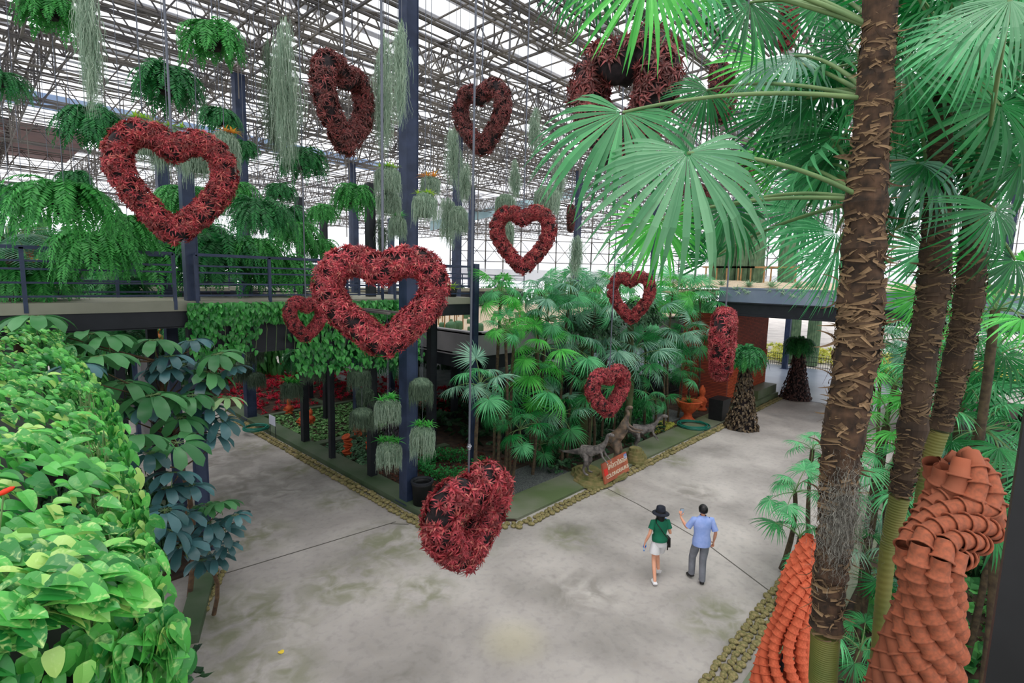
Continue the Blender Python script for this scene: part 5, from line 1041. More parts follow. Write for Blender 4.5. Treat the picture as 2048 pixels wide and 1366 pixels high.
def rock(x, y, z, sx, sy, sz, label, seed):
    r = np.random.RandomState(seed); m = MB(); lay = 5
    for i in range(lay):
        a = np.linspace(0, 2 * PI, 22, endpoint=False); q = (1 - .13 * i) * (1 + .08 * np.sin(a * 3 + seed + i) + .04 * r.randn(22)); b = np.stack([q * np.cos(a) * sx, q * np.sin(a) * sy], -1); z0 = sz * i / lay; V = np.vstack([np.c_[b, np.full(22, z0)], np.c_[b * .97, np.full(22, z0 + sz / lay)], [[0, 0, z0 + sz / lay]]]); j = np.arange(22); kk = (j + 1) % 22
        m.addm(V, [(np.stack([j, kk, 22 + kk, 22 + j], -1), 0), (np.stack([22 + j, 22 + kk, np.full(22, 44)], -1), 0)])
    o = m.build('layered_rock', MT['rock']); o.location = (x, y, z); o.rotation_euler = (0, 0, seed); return tag(o, label, 'rock')
c = G(1180, 955, .07); rock(c[0], c[1], .05, .95, .6, .3, 'flat layered rock under the leftmost dinosaur', 1); c = G(1270, 922, .07); rock(c[0], c[1], .05, .45, .4, .5, 'knobbly mossy rock right of the name sign', 2); c = G(1232, 962, .07); rock(c[0] + .3, c[1] + .35, .05, .7, .4, .35, 'layered rock behind the name sign', 3)
# ------------------------------------------------------------------ skinned figures
def skin(name, nodes, edges, mats, parent, lvl=2, M=None, loc=(0, 0, 0), flat=None):
    """nodes: {name: (x, y, z, rx, ry)}; one continuous surface grown round the skeleton"""
    ks = list(nodes); me = bpy.data.meshes.new(name); me.from_pydata([nodes[q][:3] for q in ks], [(ks.index(a), ks.index(b)) for a, b in edges], []); o = bpy.data.objects.new(name, me); COL.objects.link(o)
    md = o.modifiers.new('skin', 'SKIN'); md.branch_smoothing = .7; md.use_smooth_shade = True
    sv = me.skin_vertices[0].data
    for i, q in enumerate(ks): sv[i].radius = nodes[q][3:5]; sv[i].use_root = (i == 0)
    ss = o.modifiers.new('sub', 'SUBSURF'); ss.levels = ss.render_levels = lvl
    bpy.context.view_layer.update(); dg = bpy.context.evaluated_depsgraph_get(); nm = bpy.data.meshes.new_from_object(o.evaluated_get(dg)); bpy.data.objects.remove(o); nm.name = name; nm.materials.clear()
    for q in (mats if isinstance(mats, list) else [mats]): nm.materials.append(q)
    return place(name, nm, parent, loc, M)
MT['skin'] = mat('skin_tone', (214, 150, 120), (224, 164, 136), noise=8, rough=.5); MT['hair'] = mat('black_hair', (14, 12, 14), (28, 24, 26), noise=20, rough=.4); MT['tee'] = mat('green_tee', (14, 92, 66), (18, 104, 76), noise=6, rough=.9); MT['shorts'] = mat('light_shorts', (206, 204, 206), (222, 220, 222), noise=6, rough=.9)
MT['shirt'] = mat('light_blue_shirt', (136, 160, 220), (160, 178, 232), noise=9, rough=.85); MT['trousers'] = mat('grey_trousers', (104, 106, 114), (124, 126, 134), noise=6, rough=.9); MT['shoew'] = mat('white_shoe', (226, 224, 226)); MT['hat'] = mat('dark_hat', (26, 30, 42), (38, 42, 54), noise=10, rough=.9); MT['bottle'] = mat('clear_bottle', (190, 212, 230), rough=.1); MT['capblue'] = mat('blue_cap', (30, 110, 200)); MT['phone'] = mat('grey_phone', (70, 74, 80), rough=.2); MT['sole'] = mat('sole', (60, 60, 62))
def hand(nodes, edges, pre, wrist, pal, side, curl, rr=.0085):
    """palm and five fingers from the wrist; pal: unit direction of the palm; side: towards the thumb; curl: where the fingers bend"""
    w0 = np.array(wrist, float); pal = unit(pal); side = unit(np.array(side) - pal * np.dot(side, pal)); curl = unit(curl)
    def nd(n, p_, a, b): nodes[pre + n] = (*p_, a, b)
    nd('palm', w0 + pal * .05, .026, .017); edges.append((pre + 'wr', pre + 'palm'))
    for i, (off, ln) in enumerate([(.026, .068), (.009, .076), (-.009, .07), (-.026, .056)]):
        a = w0 + pal * .088 + side * off; b = a + (pal * .75 + curl * .5) * ln * .5; c_ = b + (pal * .25 + curl * .9) * ln * .5
        nd('k%d' % i, a, rr * 1.1, rr * 1.1); nd('m%d' % i, b, rr, rr); nd('t%d' % i, c_, rr * .8, rr * .8); edges.extend([(pre + 'palm', pre + 'k%d' % i), (pre + 'k%d' % i, pre + 'm%d' % i), (pre + 'm%d' % i, pre + 't%d' % i)])
    a = w0 + pal * .035 + side * .036; b = a + (pal * .5 + side * .5 + curl * .3) * .035; c_ = b + (pal * .6 + curl * .6) * .026
    nd('th0', a, rr * 1.2, rr * 1.2); nd('th1', b, rr * 1.1, rr * 1.1); nd('th2', c_, rr * .85, rr * .85); edges.extend([(pre + 'palm', pre + 'th0'), (pre + 'th0', pre + 'th1'), (pre + 'th1', pre + 'th2')])
def loft(rings, mt, nm, parent, M, n=20):
    m = MB(); a = np.linspace(0, 2 * PI, n, endpoint=False); R_ = np.array(rings, float); V = np.concatenate([np.stack([q[0] + q[3] * np.cos(a), q[1] + q[4] * np.sin(a), np.full(n, q[2])], -1) if len(q) == 5 else None for q in R_])
    i = np.arange(len(R_) - 1)[:, None] * n; j = np.arange(n)[None]; m.add(V @ M.T + wloc(parent), np.stack([i + j, i + (j + 1) % n, i + n + (j + 1) % n, i + n + j], -1).reshape(-1, 4)); return m
def person(loc, ang, J, kind, label):
    M = rz(ang); o = empty('person', loc, label, 'person'); H_ = J['head']; g = lambda n: np.array(J[n], float)
    N = {}; E = []
    def nd(n, p_, a, b=None): N[n] = (*[float(v) for v in p_], a, b or a)
    wdt = 1.0 if kind == 'm' else .88
    nd('pelvis', g('pelvis'), .15 * wdt, .11); nd('waist', g('waist'), .125 * wdt, .095 + (.02 if kind == 'm' else 0)); nd('chest', g('chest'), .15 * wdt, .105); nd('nbase', g('nbase'), .075, .06); nd('neck', g('neck'), .05, .052); nd('head0', H_ - np.array([0, .01, .06]), .06, .072); nd('head1', H_, .076, .09); nd('head2', H_ + np.array([0, -.005, .065]), .062, .078)
    nd('jaw', H_ + np.array([0, .055, -.065]), .035, .03); nd('nose', H_ + np.array([0, .1, -.01]), .014, .014); nd('earl', H_ + np.array([-.082, 0, -.015]), .014, .022); nd('earr', H_ + np.array([.082, 0, -.015]), .014, .022)
    E += [('pelvis', 'waist'), ('waist', 'chest'), ('chest', 'nbase'), ('nbase', 'neck'), ('neck', 'head0'), ('head0', 'head1'), ('head1', 'head2'), ('head0', 'jaw'), ('head1', 'nose'), ('head1', 'earl'), ('head1', 'earr')]
    for s, sg in (('l', -1), ('r', 1)):
        sh, el, wr = g(s + 'sh'), g(s + 'el'), g(s + 'wr'); nd(s + 'sh', sh, .056 * wdt); nd(s + 'ua', (sh + el) / 2, .044 * wdt); nd(s + 'el', el, .036 * wdt); nd(s + 'fa', el * .6 + wr * .4, .036 * wdt); nd(s + 'wr', wr, .024, .02)
        E += [('chest', s + 'sh'), (s + 'sh', s + 'ua'), (s + 'ua', s + 'el'), (s + 'el', s + 'fa'), (s + 'fa', s + 'wr')]; hand(N, E, s, wr, J[s + 'pal'], J[s + 'thumb'], J[s + 'curl'])
        hp, kn, an = g(s + 'hip'), g(s + 'kn'), g(s + 'an'); nd(s + 'hip', hp, .088 * wdt); nd(s + 'th', (hp + kn) / 2, .074 * wdt); nd(s + 'kn', kn, .052 * wdt); nd(s + 'cf', kn * .65 + an * .35, .052 * wdt); nd(s + 'an', an, .034); nd(s + 'toe', an + unit(J[s + 'foot']) * .13 + [0, 0, -.045], .036, .025)
        E += [('pelvis', s + 'hip'), (s + 'hip', s + 'th'), (s + 'th', s + 'kn'), (s + 'kn', s + 'cf'), (s + 'cf', s + 'an'), (s + 'an', s + 'toe')]
    skin('body', N, E, MT['skin'], o, 2, M)
    def cl(names, ed, grow, mt, nm, ext=None):
        D = {q: (*N[q][:3], N[q][3] + grow, N[q][4] + grow) for q in names}; D.update(ext or {}); return skin(nm, D, ed, MT[mt], o, 2, M)
    sl = .62 if kind == 'w' else .95; pz, wz, cz, nz = g('pelvis')[2], g('waist')[2], g('chest')[2], g('nbase')[2]; W1_ = 1 if kind == 'm' else .87; hem = pz - .09 if kind == 'm' else pz + .02
    m = loft([(0, -.01, hem, .19 * W1_, .15 * W1_), (0, -.01, hem + .10, .192 * W1_, .155 * W1_), (0, 0, wz, .165 * W1_ * (1 if kind == 'm' else .93), .125 * W1_), (0, .0, cz - .04, .182 * W1_, .13 * W1_), (0, .0, cz + .05, .20 * W1_, .125 * W1_), (0, .0, nz - .055, .198 * W1_, .105 * W1_), (0, .0, nz - .012, .165 * W1_, .085), (0, .005, nz + .02, .10, .07), (0, .01, nz + .045, .062, .062), (0, .012, nz + .06, .066, .066)], None, None, o, M)
    for s in 'lr':
        a_, b_ = g(s + 'sh'), g(s + 'el'); e_ = a_ * (1 - sl * .9) + b_ * sl * .9; pts = np.array([a_ * [.75, 1, 1] + [0, 0, .0], a_, a_ * .6 + e_ * .4, e_]); m.tube(pts @ M.T + wloc(o), [.055, .066, .062, .068], 12, cap=False)
    m.build('shirt', MT['shirt' if kind == 'm' else 'tee'], o, smooth=True)
    m = loft([(0, 0, pz + .1, .15 * W1_, .115 * W1_), (0, -.005, pz + .02, .165 * W1_, .125 * W1_), (0, -.01, pz - .06, .17 * W1_, .13 * W1_), (0, -.005, pz - .10, .16 * W1_, .115 * W1_)], None, None, o, M)
    for s in 'lr':
        hp, kn, an = g(s + 'hip'), g(s + 'kn'), g(s + 'an')
        pts, rr_ = ([hp + [0, 0, .03], hp, (hp + kn) / 2, kn, (kn + an) / 2, an + [0, 0, .06], an + [0, .01, .015]], [.08, .09, .088, .074, .07, .066, .07]) if kind == 'm' else ([hp + [0, 0, .04], hp - [0, 0, .02], hp * .68 + kn * .32, hp * .42 + kn * .58], [.075, .095, .105, .115])
        m.tube(np.array(pts) @ M.T + wloc(o), rr_, 14, cap=False)
    m.build('trousers' if kind == 'm' else 'shorts', MT['trousers' if kind == 'm' else 'shorts'], o, smooth=True)
    for s in 'lr':
        a = g(s + 'an'); f = unit(J[s + 'foot']); D = {'a': (*(a + [0, 0, -.0]), .052, .052), 'h': (*(a - f * .05 + [0, 0, -.045]), .046, .044), 'm': (*(a + f * .08 + [0, 0, -.04]), .054, .046), 't': (*(a + f * .17 + [0, 0, -.045]), .048, .036)}
        sh_ = skin('shoe', D, [('a', 'm'), ('a', 'h'), ('m', 't')], MT['shoew' if kind == 'w' else 'hair'], o, 2, M)
    # hair
    m = MB(); hd = H_ + np.array([0, -.012, .02]); m.lathe([(.001, .105), (.045, .098), (.075, .07), (.092, .03), (.094, -.01), (.088, -.05 if kind == 'm' else -.16), (.06, -.07 if kind == 'm' else -.24), (.03, -.075 if kind == 'm' else -.26)], 18, (0, 0, 0), wob=None)
    V = m.v[0]; V[:, 1] *= 1.12; fr = V[:, 1] > .03; V[fr & (V[:, 2] < .03), 1] = .02; m.v[0] = (V + hd) @ M.T + np.array(loc); m.build('hair', MT['hair'], o, smooth=True)
    return o, M
def W_(o, M, p_): return np.array(o.location) + M @ np.array(p_, float)
fa = math.atan2(_F[1], _F[0]) - PI / 2                           # facing straight away from the viewer
A = np.array
Jw = dict(pelvis=(0, 0, .88), waist=(0, .0, 1.03), chest=(0, .01, 1.20), nbase=(0, .01, 1.335), neck=(0, .02, 1.385), head=A([0, .035, 1.48]), lsh=(-.155, .01, 1.30), rsh=(.155, .01, 1.30), lel=(-.25, -.05, 1.06), lwr=(-.31, .01, .85), rel=(.215, -.04, 1.06), rwr=(.25, .16, 1.08),
  lpal=(-.1, .1, -1), lthumb=(.3, 1, 0), lcurl=(1, .1, -.2), rpal=(0, .8, .5), rthumb=(-.3, 0, 1), rcurl=(-1, .1, .2), lhip=(-.08, 0, .84), rhip=(.08, 0, .84), lkn=(-.11, -.02, .47), rkn=(.06, .20, .48), lan=(-.14, -.22, .10), ran=(.07, .12, .16), lfoot=(.1, 1, 0), rfoot=(.0, 1, -.5))
wl = G(1314, 1158); wm, Mw = person((wl[0], wl[1], -.02), fa + .12, Jw, 'w', 'person in green tee, pale shorts and dark hat walking with a water bottle')
def wp(p_): return W_(wm, Mw, p_)
ht = empty('sun_hat', wp((0, .02, 1.52)), 'dark brimmed hat worn by the person in the green tee', 'hat'); MB().lathe([(.001, .13), (.06, .128), (.09, .11), (.1, .04), (.102, 0), (.13, -.015), (.18, -.03), (.178, -.036), (.12, -.02), (.09, -.005)], 26, np.array(ht.location)).build('hat_body', MT['hat'], ht, smooth=True); MB().lathe([(.103, .03), (.105, .0)], 26, np.array(ht.location)).build('hat_band', MT['hair'], ht)
def bottle(p_, ax, label, capc='capblue'):
    b = empty('water_bottle', p_, label, 'bottle'); M = frame((1, 0, 0), ax); M = np.array([M[:, 0], M[:, 1], M[:, 2]]).T; MB().lathe([(.001, -.09), (.03, -.09), (.032, -.06), (.03, 0), (.032, .06), (.02, .09), (.012, .1)], 14, p_, M).build('bottle_body', MT['bottle'], b, smooth=True); MB().lathe([(.014, .095), (.014, .12), (.001, .12)], 10, p_, M).build('cap', MT[capc], b); MB().lathe([(.0325, -.03), (.0325, .03)], 14, p_, M).build('label_band', MT[capc], b)
bottle(wp((-.30, .04, .76)), (.05, .1, -1), 'water bottle with blue band held low in the left hand of the person in green'); bottle(wp((.22, .22, 1.15)), (0, .1, 1), 'blue capped bottle held up in the right hand of the person in green')
bg_ = empty('shoulder_bag', wp((.2, .02, .86)), 'small black bag on a long strap worn by the person in the green tee', 'bag'); c = np.array(bg_.location); MB().box(c, (.05, .17, .2), Mw, taper=.85).build('bag_body', MT['hair'], bg_); m = MB(); m.tube([wp((-.13, -.09, 1.335)), wp((-.05, -.15, 1.22)), wp((.05, -.15, 1.08)), wp((.15, -.13, .98)), wp((.2, -.02, .95))], .009, 5); m.tube([wp((-.13, -.09, 1.335)), wp((-.1, .02, 1.37)), wp((-.06, .13, 1.28)), wp((.08, .15, 1.1)), wp((.19, .05, .95))], .009, 5); m.tube([c + [0, 0, -.1], c + [0, 0, -.2]], .014, 5); m.build('strap', MT['hair'], bg_)
Jm = dict(pelvis=(0, 0, .92), waist=(0, .0, 1.07), chest=(0, .01, 1.26), nbase=(0, .01, 1.42), neck=(0, .02, 1.47), head=A([0, .035, 1.575]), lsh=(-.185, .01, 1.38), rsh=(.185, .01, 1.38), lel=(-.30, .06, 1.16), lwr=(-.40, .20, 1.34), rel=(.27, -.05, 1.12), rwr=(.28, .04, .88),
  lpal=(-.1, .1, 1), lthumb=(1, 0, .2), lcurl=(.6, .8, 0), rpal=(.0, .15, -1), rthumb=(-.3, 1, 0), rcurl=(-1, .2, -.2), lhip=(-.09, 0, .88), rhip=(.09, 0, .88), lkn=(-.12, .12, .49), rkn=(.05, -.02, .49), lan=(-.13, .08, .12), ran=(.02, -.13, .09), lfoot=(-.25, 1, -.2), rfoot=(.4, 1, 0))
ml = G(1397, 1161); mo, Mm = person((ml[0], ml[1], -.015), fa + .02, Jm, 'm', 'person in light blue shirt and grey trousers walking and holding up a phone')
q = W_(mo, Mm, (-.37, .24, 1.44)); ph = empty('phone', q, 'grey phone held up by the person in the light blue shirt', 'phone'); MB().box(q, (.078, .012, .155), Mm @ rx(.3)).build('phone_body', MT['phone'], ph); MB().box(q - Mm @ np.array([0, .008, 0]), (.07, .004, .142), Mm @ rx(.3)).build('screen', MT['bottle'], ph)
# dinosaurs
MT['dino'] = mat('grey_dinosaur_paint', (66, 62, 62), (132, 124, 120), noise=9, bump=.5, bscale=18); MT['dinob'] = mat('brown_dinosaur_paint', (70, 64, 60), (136, 112, 92), noise=7, bump=.5, bscale=18)
def dino(px, py, h, ang, label, neck, mt, z=.07, pitch=0., rear=0.):
    c = G(px, py, z); o = empty('dinosaur_statue', c, label, 'dinosaur statue'); s = h
    N = {'b': (0, 0, .52, .13, .16), 'b2': (.2, 0, .54, .12, .15), 'sh': (.4, 0, .6 + pitch * .3, .09, .11), 'n1': (.5, 0, .72 + pitch * .4, .05, .06), 'n2': (.56, 0, .86 + pitch * .4, .036, .042), 'n3': (.6 + neck, 0, 1.0 + pitch * .4, .034, .038), 'hd': (.68 + neck, 0, 1.03 + pitch * .4, .048, .05), 'sn': (.80 + neck, 0, 1.0 + pitch * .4, .028, .026), 'h': (-.18, 0, .5, .12, .14), 't1': (-.4, 0, .46, .07, .08), 't2': (-.6, 0, .42, .045, .045), 't3': (-.82, 0, .4, .024, .024), 't4': (-1.0, .05, .42, .009, .009)}
    E = [('b', 'b2'), ('b2', 'sh'), ('sh', 'n1'), ('n1', 'n2'), ('n2', 'n3'), ('n3', 'hd'), ('hd', 'sn'), ('b', 'h'), ('h', 't1'), ('t1', 't2'), ('t2', 't3'), ('t3', 't4')]
    for g_, sg in (('l', 1), ('r', -1)):
        N.update({g_ + 'hp': (-.1, .1 * sg, .45, .075, .09), g_ + 'kn': (.0, .13 * sg, .28, .05, .055), g_ + 'hk': (-.1, .13 * sg, .13, .026, .028), g_ + 'ft': (-.04, .13 * sg, .03, .026, .022), g_ + 'to': (.08, .14 * sg, .018, .02, .014),
                  g_ + 'sd': (.42, .08 * sg, .54 + pitch * .2, .035, .035), g_ + 'ew': (.46, .12 * sg, .4 + pitch * .2, .024, .024), g_ + 'hn': (.56, .12 * sg, .28 + pitch * .2, .018, .018), g_ + 'c1': (.6, .145 * sg, .24 + pitch * .2, .008, .008), g_ + 'c2': (.62, .11 * sg, .23 + pitch * .2, .008, .008)})
        E += [('h', g_ + 'hp'), (g_ + 'hp', g_ + 'kn'), (g_ + 'kn', g_ + 'hk'), (g_ + 'hk', g_ + 'ft'), (g_ + 'ft', g_ + 'to'), ('sh', g_ + 'sd'), (g_ + 'sd', g_ + 'ew'), (g_ + 'ew', g_ + 'hn'), (g_ + 'hn', g_ + 'c1'), (g_ + 'hn', g_ + 'c2')]
    for q in N:
        x, y, z_, a, b_ = N[q]
        if q[1:] in ('kn', 'hk', 'ft', 'to'): z_ = z_ * 1.32; N[q] = (x, y, z_, a * 1.45, b_ * 1.45); continue
        z_ += .14; dx, dz = x + .18, z_ - .64; tail = q in ('t1', 't2', 't3', 't4'); an_ = rear * (.45 if tail else 1); x, z_ = -.18 + dx * math.cos(an_) - dz * math.sin(an_), .64 + dx * math.sin(an_) + dz * math.cos(an_)
        if q in ('n2', 'n3', 'hd', 'sn'): x += .16 * rear
        if q in ('hd', 'sn'): x += .05 * rear; z_ -= (.04 if q == 'hd' else .12) * rear
        N[q] = (x, y, z_, a * 1.3, b_ * 1.3)
    b = skin('body', N, E, MT[mt], o, 2, rz(ang)); b.scale = (s, s, s)
    hx, hy, hz, _, _ = N['hd']
    for sg in (-1, 1): m = MB(); m.lathe([(.001, .012), (.01, .006), (.012, -.004)], 8, c + rz(ang) @ np.array([hx + .02, .048 * sg, hz + .012]) * s, rx(-sg * PI / 2)); m.build('eye', MT['hair'], o)
R0 = math.atan2(_R[1], _R[0])
dino(1176, 948, 1.08, R0 - .6, 'leftmost grey dinosaur statue, on the flat layered rock', 0, 'dino', .34, rear=.15); dino(1236, 932, 1.3, R0 - .5, 'tallest dinosaur statue, rearing in the middle behind the name sign', .0, 'dinob', rear=.8); dino(1276, 898, 1.15, R0 - .2, 'rightmost grey dinosaur statue, bending towards the path', .08, 'dino')
# ------------------------------------------------------------------ twisted terracotta pot sculptures
MT['pot'] = mat('terracotta_cup', (126, 72, 50), (172, 92, 62), noise=2.2, rough=.85, bump=.1, bscale=40, c3=(132, 104, 76)); MT['potred'] = mat('bright_terracotta_cup', (184, 80, 50), (216, 108, 72), noise=3, rough=.8, bump=.1, bscale=40, c3=(196, 110, 84))
cupm = {}
for kk_, mt in (('n', 'pot'), ('r', 'potred')):
    cupm[kk_] = MB().lathe([(.76, -1.2), (.84, -.4), (.90, .5), (1.06, .56), (1.13, .66), (1.12, .76), (1.04, .80), (.90, .68), (.78, .0)], 18).mesh('pot', MT[mt], True)
def rope(name_lab, path, Rr, cup, ns, twist, kd, foot_z, top_first=True, maxparts=100):
    """path: world points from the top down; cups strung along ns strands twisted round it"""
    path = np.array(path, float); seg = np.linalg.norm(np.diff(path, axis=0), axis=1); u = np.concatenate([[0], np.cumsum(seg)]); L = u[-1]; o = empty('terracotta_pot_sculpture', (path[-1][0], path[-1][1], foot_z), name_lab, 'sculpture'); base = np.array(o.location)
    S = np.linspace(0, L, 400); C_ = np.stack([np.interp(S, u, path[:, i]) for i in range(3)], -1); 
    for _ in range(12): C_[1:-1] = (C_[:-2] + 2 * C_[1:-1] + C_[2:]) / 4
    Rv = np.interp(S / L, np.linspace(0, 1, len(Rr)), Rr); tw = np.interp(S / L, np.linspace(0, 1, len(twist)), twist); phi = np.concatenate([[0], np.cumsum((tw[1:] + tw[:-1]) / 2 * (L / 399))])
    T = unit_rows(np.gradient(C_, axis=0)); X = unit_rows(np.cross(T, [0, 1., .01])); Y = np.cross(T, X); rest = MB(); cnt = 0; lst = []
    for s in range(ns):
        a = phi + 2 * PI * s / ns; Q = C_ + Rv[:, None] * (np.cos(a)[:, None] * X + np.sin(a)[:, None] * Y); d = np.concatenate([[0], np.cumsum(np.linalg.norm(np.diff(Q, axis=0), axis=1))]); r = np.random.RandomState(s); p_ = r.uniform(0, cup)
        while p_ < d[-1] - .01:
            q = np.array([np.interp(p_, d, Q[:, i]) for i in range(3)]); q2 = np.array([np.interp(p_ + .01, d, Q[:, i]) for i in range(3)]); t = unit(q2 - q); Z_ = t; x = unit(np.cross(Z_, [0, 1, .3])); y = np.cross(Z_, x); lst.append((q, np.array([x, y, Z_]).T)); p_ += cup * 1.5
    def vis(q): d = q - CAM; dep = d @ FW; yy = 683 - FPX * (d @ CU) / dep; xx = 1024 + FPX * (d @ CX) / dep; return (yy > 1400 or xx > 2060) * 100 + dep
    lst.sort(key=lambda e: vis(e[0])); me = cupm[kd]; V = np.empty(len(me.vertices) * 3); me.vertices.foreach_get('co', V); V = V.reshape(-1, 3); F = np.array([list(p_.vertices) for p_ in me.polygons])
    for i, (q, M) in enumerate(lst):
        if i < maxparts: place('pot', me, o, q - base, M, cup)
        else: rest.add(V * cup @ M.T + q, F)
    if rest.v: tag(rest.build('pots', me.materials[0], o, smooth=True), kind='stuff')
    MB().tube(np.vstack([C_[::20], [[path[-1][0], path[-1][1], foot_z]]]), .02, 8).build('core_pole', MT['darksteel'], o)
    return o
def pp(l): return [P(x, y, t) for x, y, t in l]
pth = pp([(1905, 925, 2.75), (1930, 970, 2.72), (1925, 1025, 2.74), (1893, 1065, 2.62), (1858, 1110, 2.5), (1862, 1200, 2.56), (1845, 1290, 2.65), (1822, 1380, 2.72), (1800, 1480, 2.8)]); 
rope('tall twisted terracotta pot sculpture at the lower right corner', pth + [pth[-1] + [.02, -.05, -.5], pth[-1] + [0, 0, -1.2]], [.09, .135, .10, .08, .125, .15, .15, .15, .15, .15, .14], .050, 7, [7, 7, 5, -4, -7, -7, -7, -7, -6.5, -6, -6], 'n', .05)
pth = pp([(1625, 1085, 5.0), (1606, 1130, 5.0), (1592, 1170, 4.95), (1588, 1225, 4.9), (1572, 1290, 4.95), (1556, 1366, 5.0), (1540, 1450, 5.1)]);
rope('smaller twisted terracotta pot sculpture left of the nearest trunk', pth + [pth[-1] + [0, 0, -.8]], [.06, .10, .12, .18, .2, .2, .2, .2], .048, 8, [6, 5, 0, -4.5, -4.2, -4, -4], 'r', .05)
pth = pp([(1628, 1225, 5.4), (1612, 1290, 5.4), (1600, 1366, 5.4), (1592, 1450, 5.5)]); rope('thin twisted terracotta pot rope between the small sculpture and the nearest trunk', pth + [pth[-1] + [0, 0, -.8]], [.045, .05, .05], .045, 3, [5, 5, 5], 'r', .05)
# ------------------------------------------------------------------ odds and ends
MT['mosstrunk'] = mat('mossy_tree_trunk', (60, 70, 42), (98, 100, 66), noise=3, bump=.7, rough=.95, bscale=12)
for px, py, r_, zt, lb in [(1163, 905, .26, 4.6, 'thick mossy tree trunk left behind the dinosaurs'), (1250, 885, .12, 5.0, 'slim yellow green tree trunk behind the tallest dinosaur')]:
    c = G(px, py, .05); o = empty('tree', c, lb, 'tree'); r = np.random.RandomState(px); z = np.linspace(0, zt, 12); MB().tube(np.stack([c[0] + .05 * np.sin(z), c[1] + .04 * np.cos(z * 1.3) - .04, z + .05], -1), r_ * (1.25 - .3 * z / zt) * (1 + .04 * r.randn(12)), 16).build('trunk', MT['mosstrunk'], o, smooth=True); place('foliage', BU['d'], o, (0, 0, zt - .3), None, (1.1, 1.1, .9))
for i, (x, y) in enumerate([(10.75, 12.75), (10.9, 13.3)]):
    o = empty('potted_bromeliad', (x, y, 5.66), ['lime bromeliad in a pot at the walkway end, nearer of two', 'lime bromeliad in a pot at the walkway end, farther of two'][i], 'potted plant'); MB().lathe([(.001, 0), (.12, 0), (.17, .26), (.15, .26), (.001, .22)], 16, (x, y, 5.66)).build('pot', MT['black'], o, smooth=True); v, f = rosette(26, .45, .06, i, 3, 78, 20, .7, .3, spike); MB().add(v + [x, y, 5.88], f).build('leaves', MT['lime'], o)
def pinnate(seed, L, mt='fanC'):
    r = np.random.RandomState(seed); m = MB(); n = 34; pts = []; p_ = np.array([0, 0, 0.]); e_ = 1.1
    for i in range(n + 1):
        pts.append(p_.copy()); d = np.array([0, math.cos(e_), math.sin(e_)]); p_ = p_ + d * L / n; e_ -= 2.0 / n
        if i > 3:
            for sg in (1, -1): v, f = blade(.36 * L * math.sin(PI * min(1, i / n * .9 + .12)) + .05, .03, 3, .7, .2, spike); M = frame(unit([sg, .35, .05]), (0, 0, 1)); m.add(v @ M.T + pts[-1], f)
    m.tube(pts, np.linspace(.016, .004, n + 1), 5, 1); return m.mesh('feather_frond', [MT[mt], MT['petiole']])
PF = [pinnate(1, 1.3), pinnate(2, 1.1, 'fanD')]; c = P(20, 490, 9.5); o = empty('feather_palm', (c[0], c[1], .05), 'feather leaved palm behind the rail at the far left edge', 'palm'); MB().tube([(c[0], c[1], .05), c], .08, 8).build('trunk', MT['trunkthin'], o)
for i in range(16): place('feather_frond', PF[i % 2], o, (0, 0, c[2] - .05), rz(i * 2.4) @ rx(-.15 * (i % 5)), 1.0)
c = P(62, 515, 10.5); o = empty('torch_flower', c - [0, 0, .45], 'red and orange torch shaped flower behind the rail at the far left', 'flower'); MT['scarlet'] = mat('scarlet_petal', (232, 60, 30), transl=.2); MT['yel'] = mat('orange_yellow_petal', (244, 170, 40), transl=.2)
v, f = rosette(6, .34, .12, 1, 3, 85, 60, .3, .3, spike); MB().add(v @ (frame((1, 0, .2)) ).T + c, f).build('petals', MT['scarlet'], o); v, f = rosette(6, .28, .12, 2, 3, 85, 50, .3, .3, spike); MB().add(v + c - [0, 0, .2], f).build('lower_petals', MT['yel'], o); MB().tube([c - [0, 0, .1], (c[0], c[1], .03)], .012, 5).build('stem', MT['petiole'], o)
c = P(8, 984, 1.75); o = empty('red_flower', c, 'small red flower bud among the variegated leaves at the left edge', 'flower'); MB().lathe([(.001, .03), (.008, .02), (.01, 0), (.005, -.02), (.001, -.025)], 10, c, ry(1.2)).build('bud', MT['scarlet'], o, smooth=True); MB().tube([c, c + [-.02, .02, -.14]], .003, 5).build('stem', MT['petiole'], o)
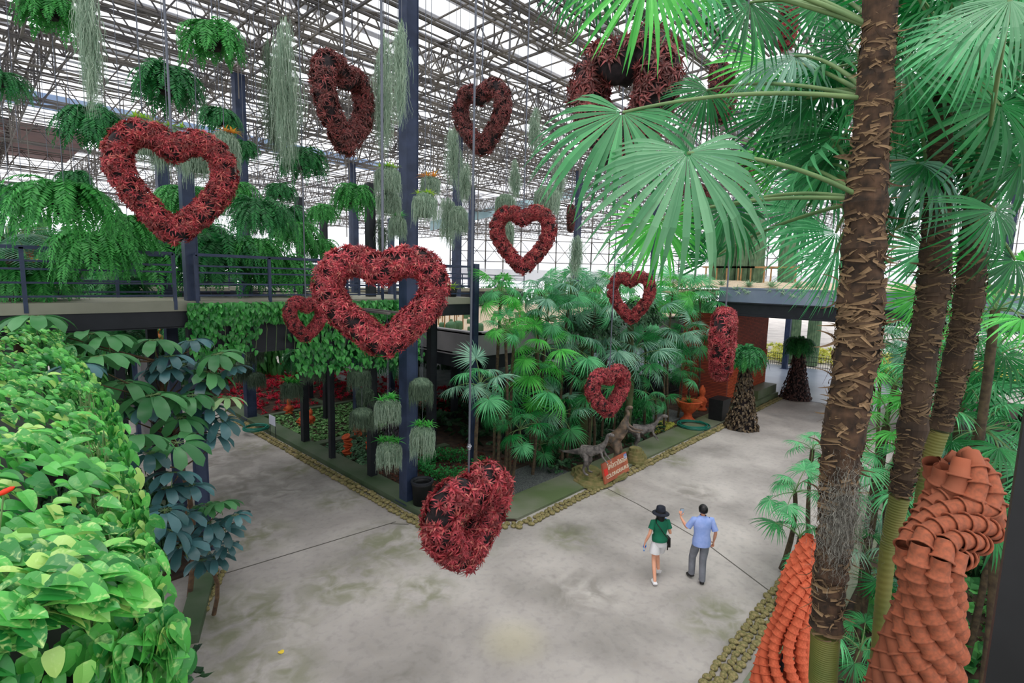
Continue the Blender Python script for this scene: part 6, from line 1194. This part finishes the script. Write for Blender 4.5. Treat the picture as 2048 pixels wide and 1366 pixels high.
MT['fallen'] = mat('yellow_fallen_leaf', (236, 206, 70)); c = G(565, 1308); v, f = blade(.13, .1, 4, .3, .15, OV); tag(MB().add(v + c + [0, 0, .012], f).build('fallen_leaf', MT['fallen'], origin=c), 'small yellow fallen leaf lying on the grey floor', 'leaf')
c = P(292, 662, 17); MT['gold'] = mat('orange_gilded_ornament', (226, 110, 40), (240, 170, 60), noise=5)
o = empty('orange_shrine', (c[0], c[1], .05), 'orange ornate shrine glimpsed under the walkway at the left', 'shrine'); z = c[2]; MB().box((c[0], c[1], z / 2), (.5, .5, z)).build('pedestal', MT['render'], o); MB().lathe([(.001, -.35), (.45, -.35), (.5, -.2), (.35, -.1), (.42, .05), (.25, .15), (.3, .25), (.1, .4), (.001, .5)], 8, (c[0], c[1], z)).build('shrine_tower', MT['gold'], o)
# ------------------------------------------------------------------ purlins that carry everything hanging
m = MB(); xs = [-14.7, -3.3, 8.1, 19.5, 30.9, 42.3, 53.7, 65]
done = []
for x, y, z in CARRY:
    if z < 13: continue
    lo = max([v for v in xs if v <= x] + [-14.7]); hi = min([v for v in xs if v >= x] + [65])
    if y < 8: lo = 8.1 if x > 8 else -3.3
    m.bar((lo, y, z + .02), (hi, y, z + .02), .05, .05)
for o in COL.objects:
    if o.name.startswith('hanger_rod'): m.bar((max([v for v in xs if v <= o.location.x] + [-14.7]), o.location.y, 14.02), (min([v for v in xs if v >= o.location.x] + [65]), o.location.y, 14.02), .05, .05)
for o in COL.objects:
    if o.name.startswith(('moss_basket', 'hanging_fern')) and o.parent is None and o.location.z < 5:
        x, y = o.location.x, o.location.y
        if y < 12.7: m.bar((x, y - .05, 5.4), (x, 12.7, 5.4), .05, .05); continue
        if y > 14.4: m.bar((min(x, 8.6) - .05, y, 5.19), (max(x, 10.5) + .05, y, 5.19), .05, .05)
        elif x > 11.2: m.bar((11.1, y, 5.19), (x + .05, y, 5.19), .05, .05)
        if x < 8 and y > 14.4: m.bar((3.2, y, 5.19), (x + .05, y, 5.19), .05, .05)
tag(m.build('trim_%d' % k, MT['truss']), kind='structure')
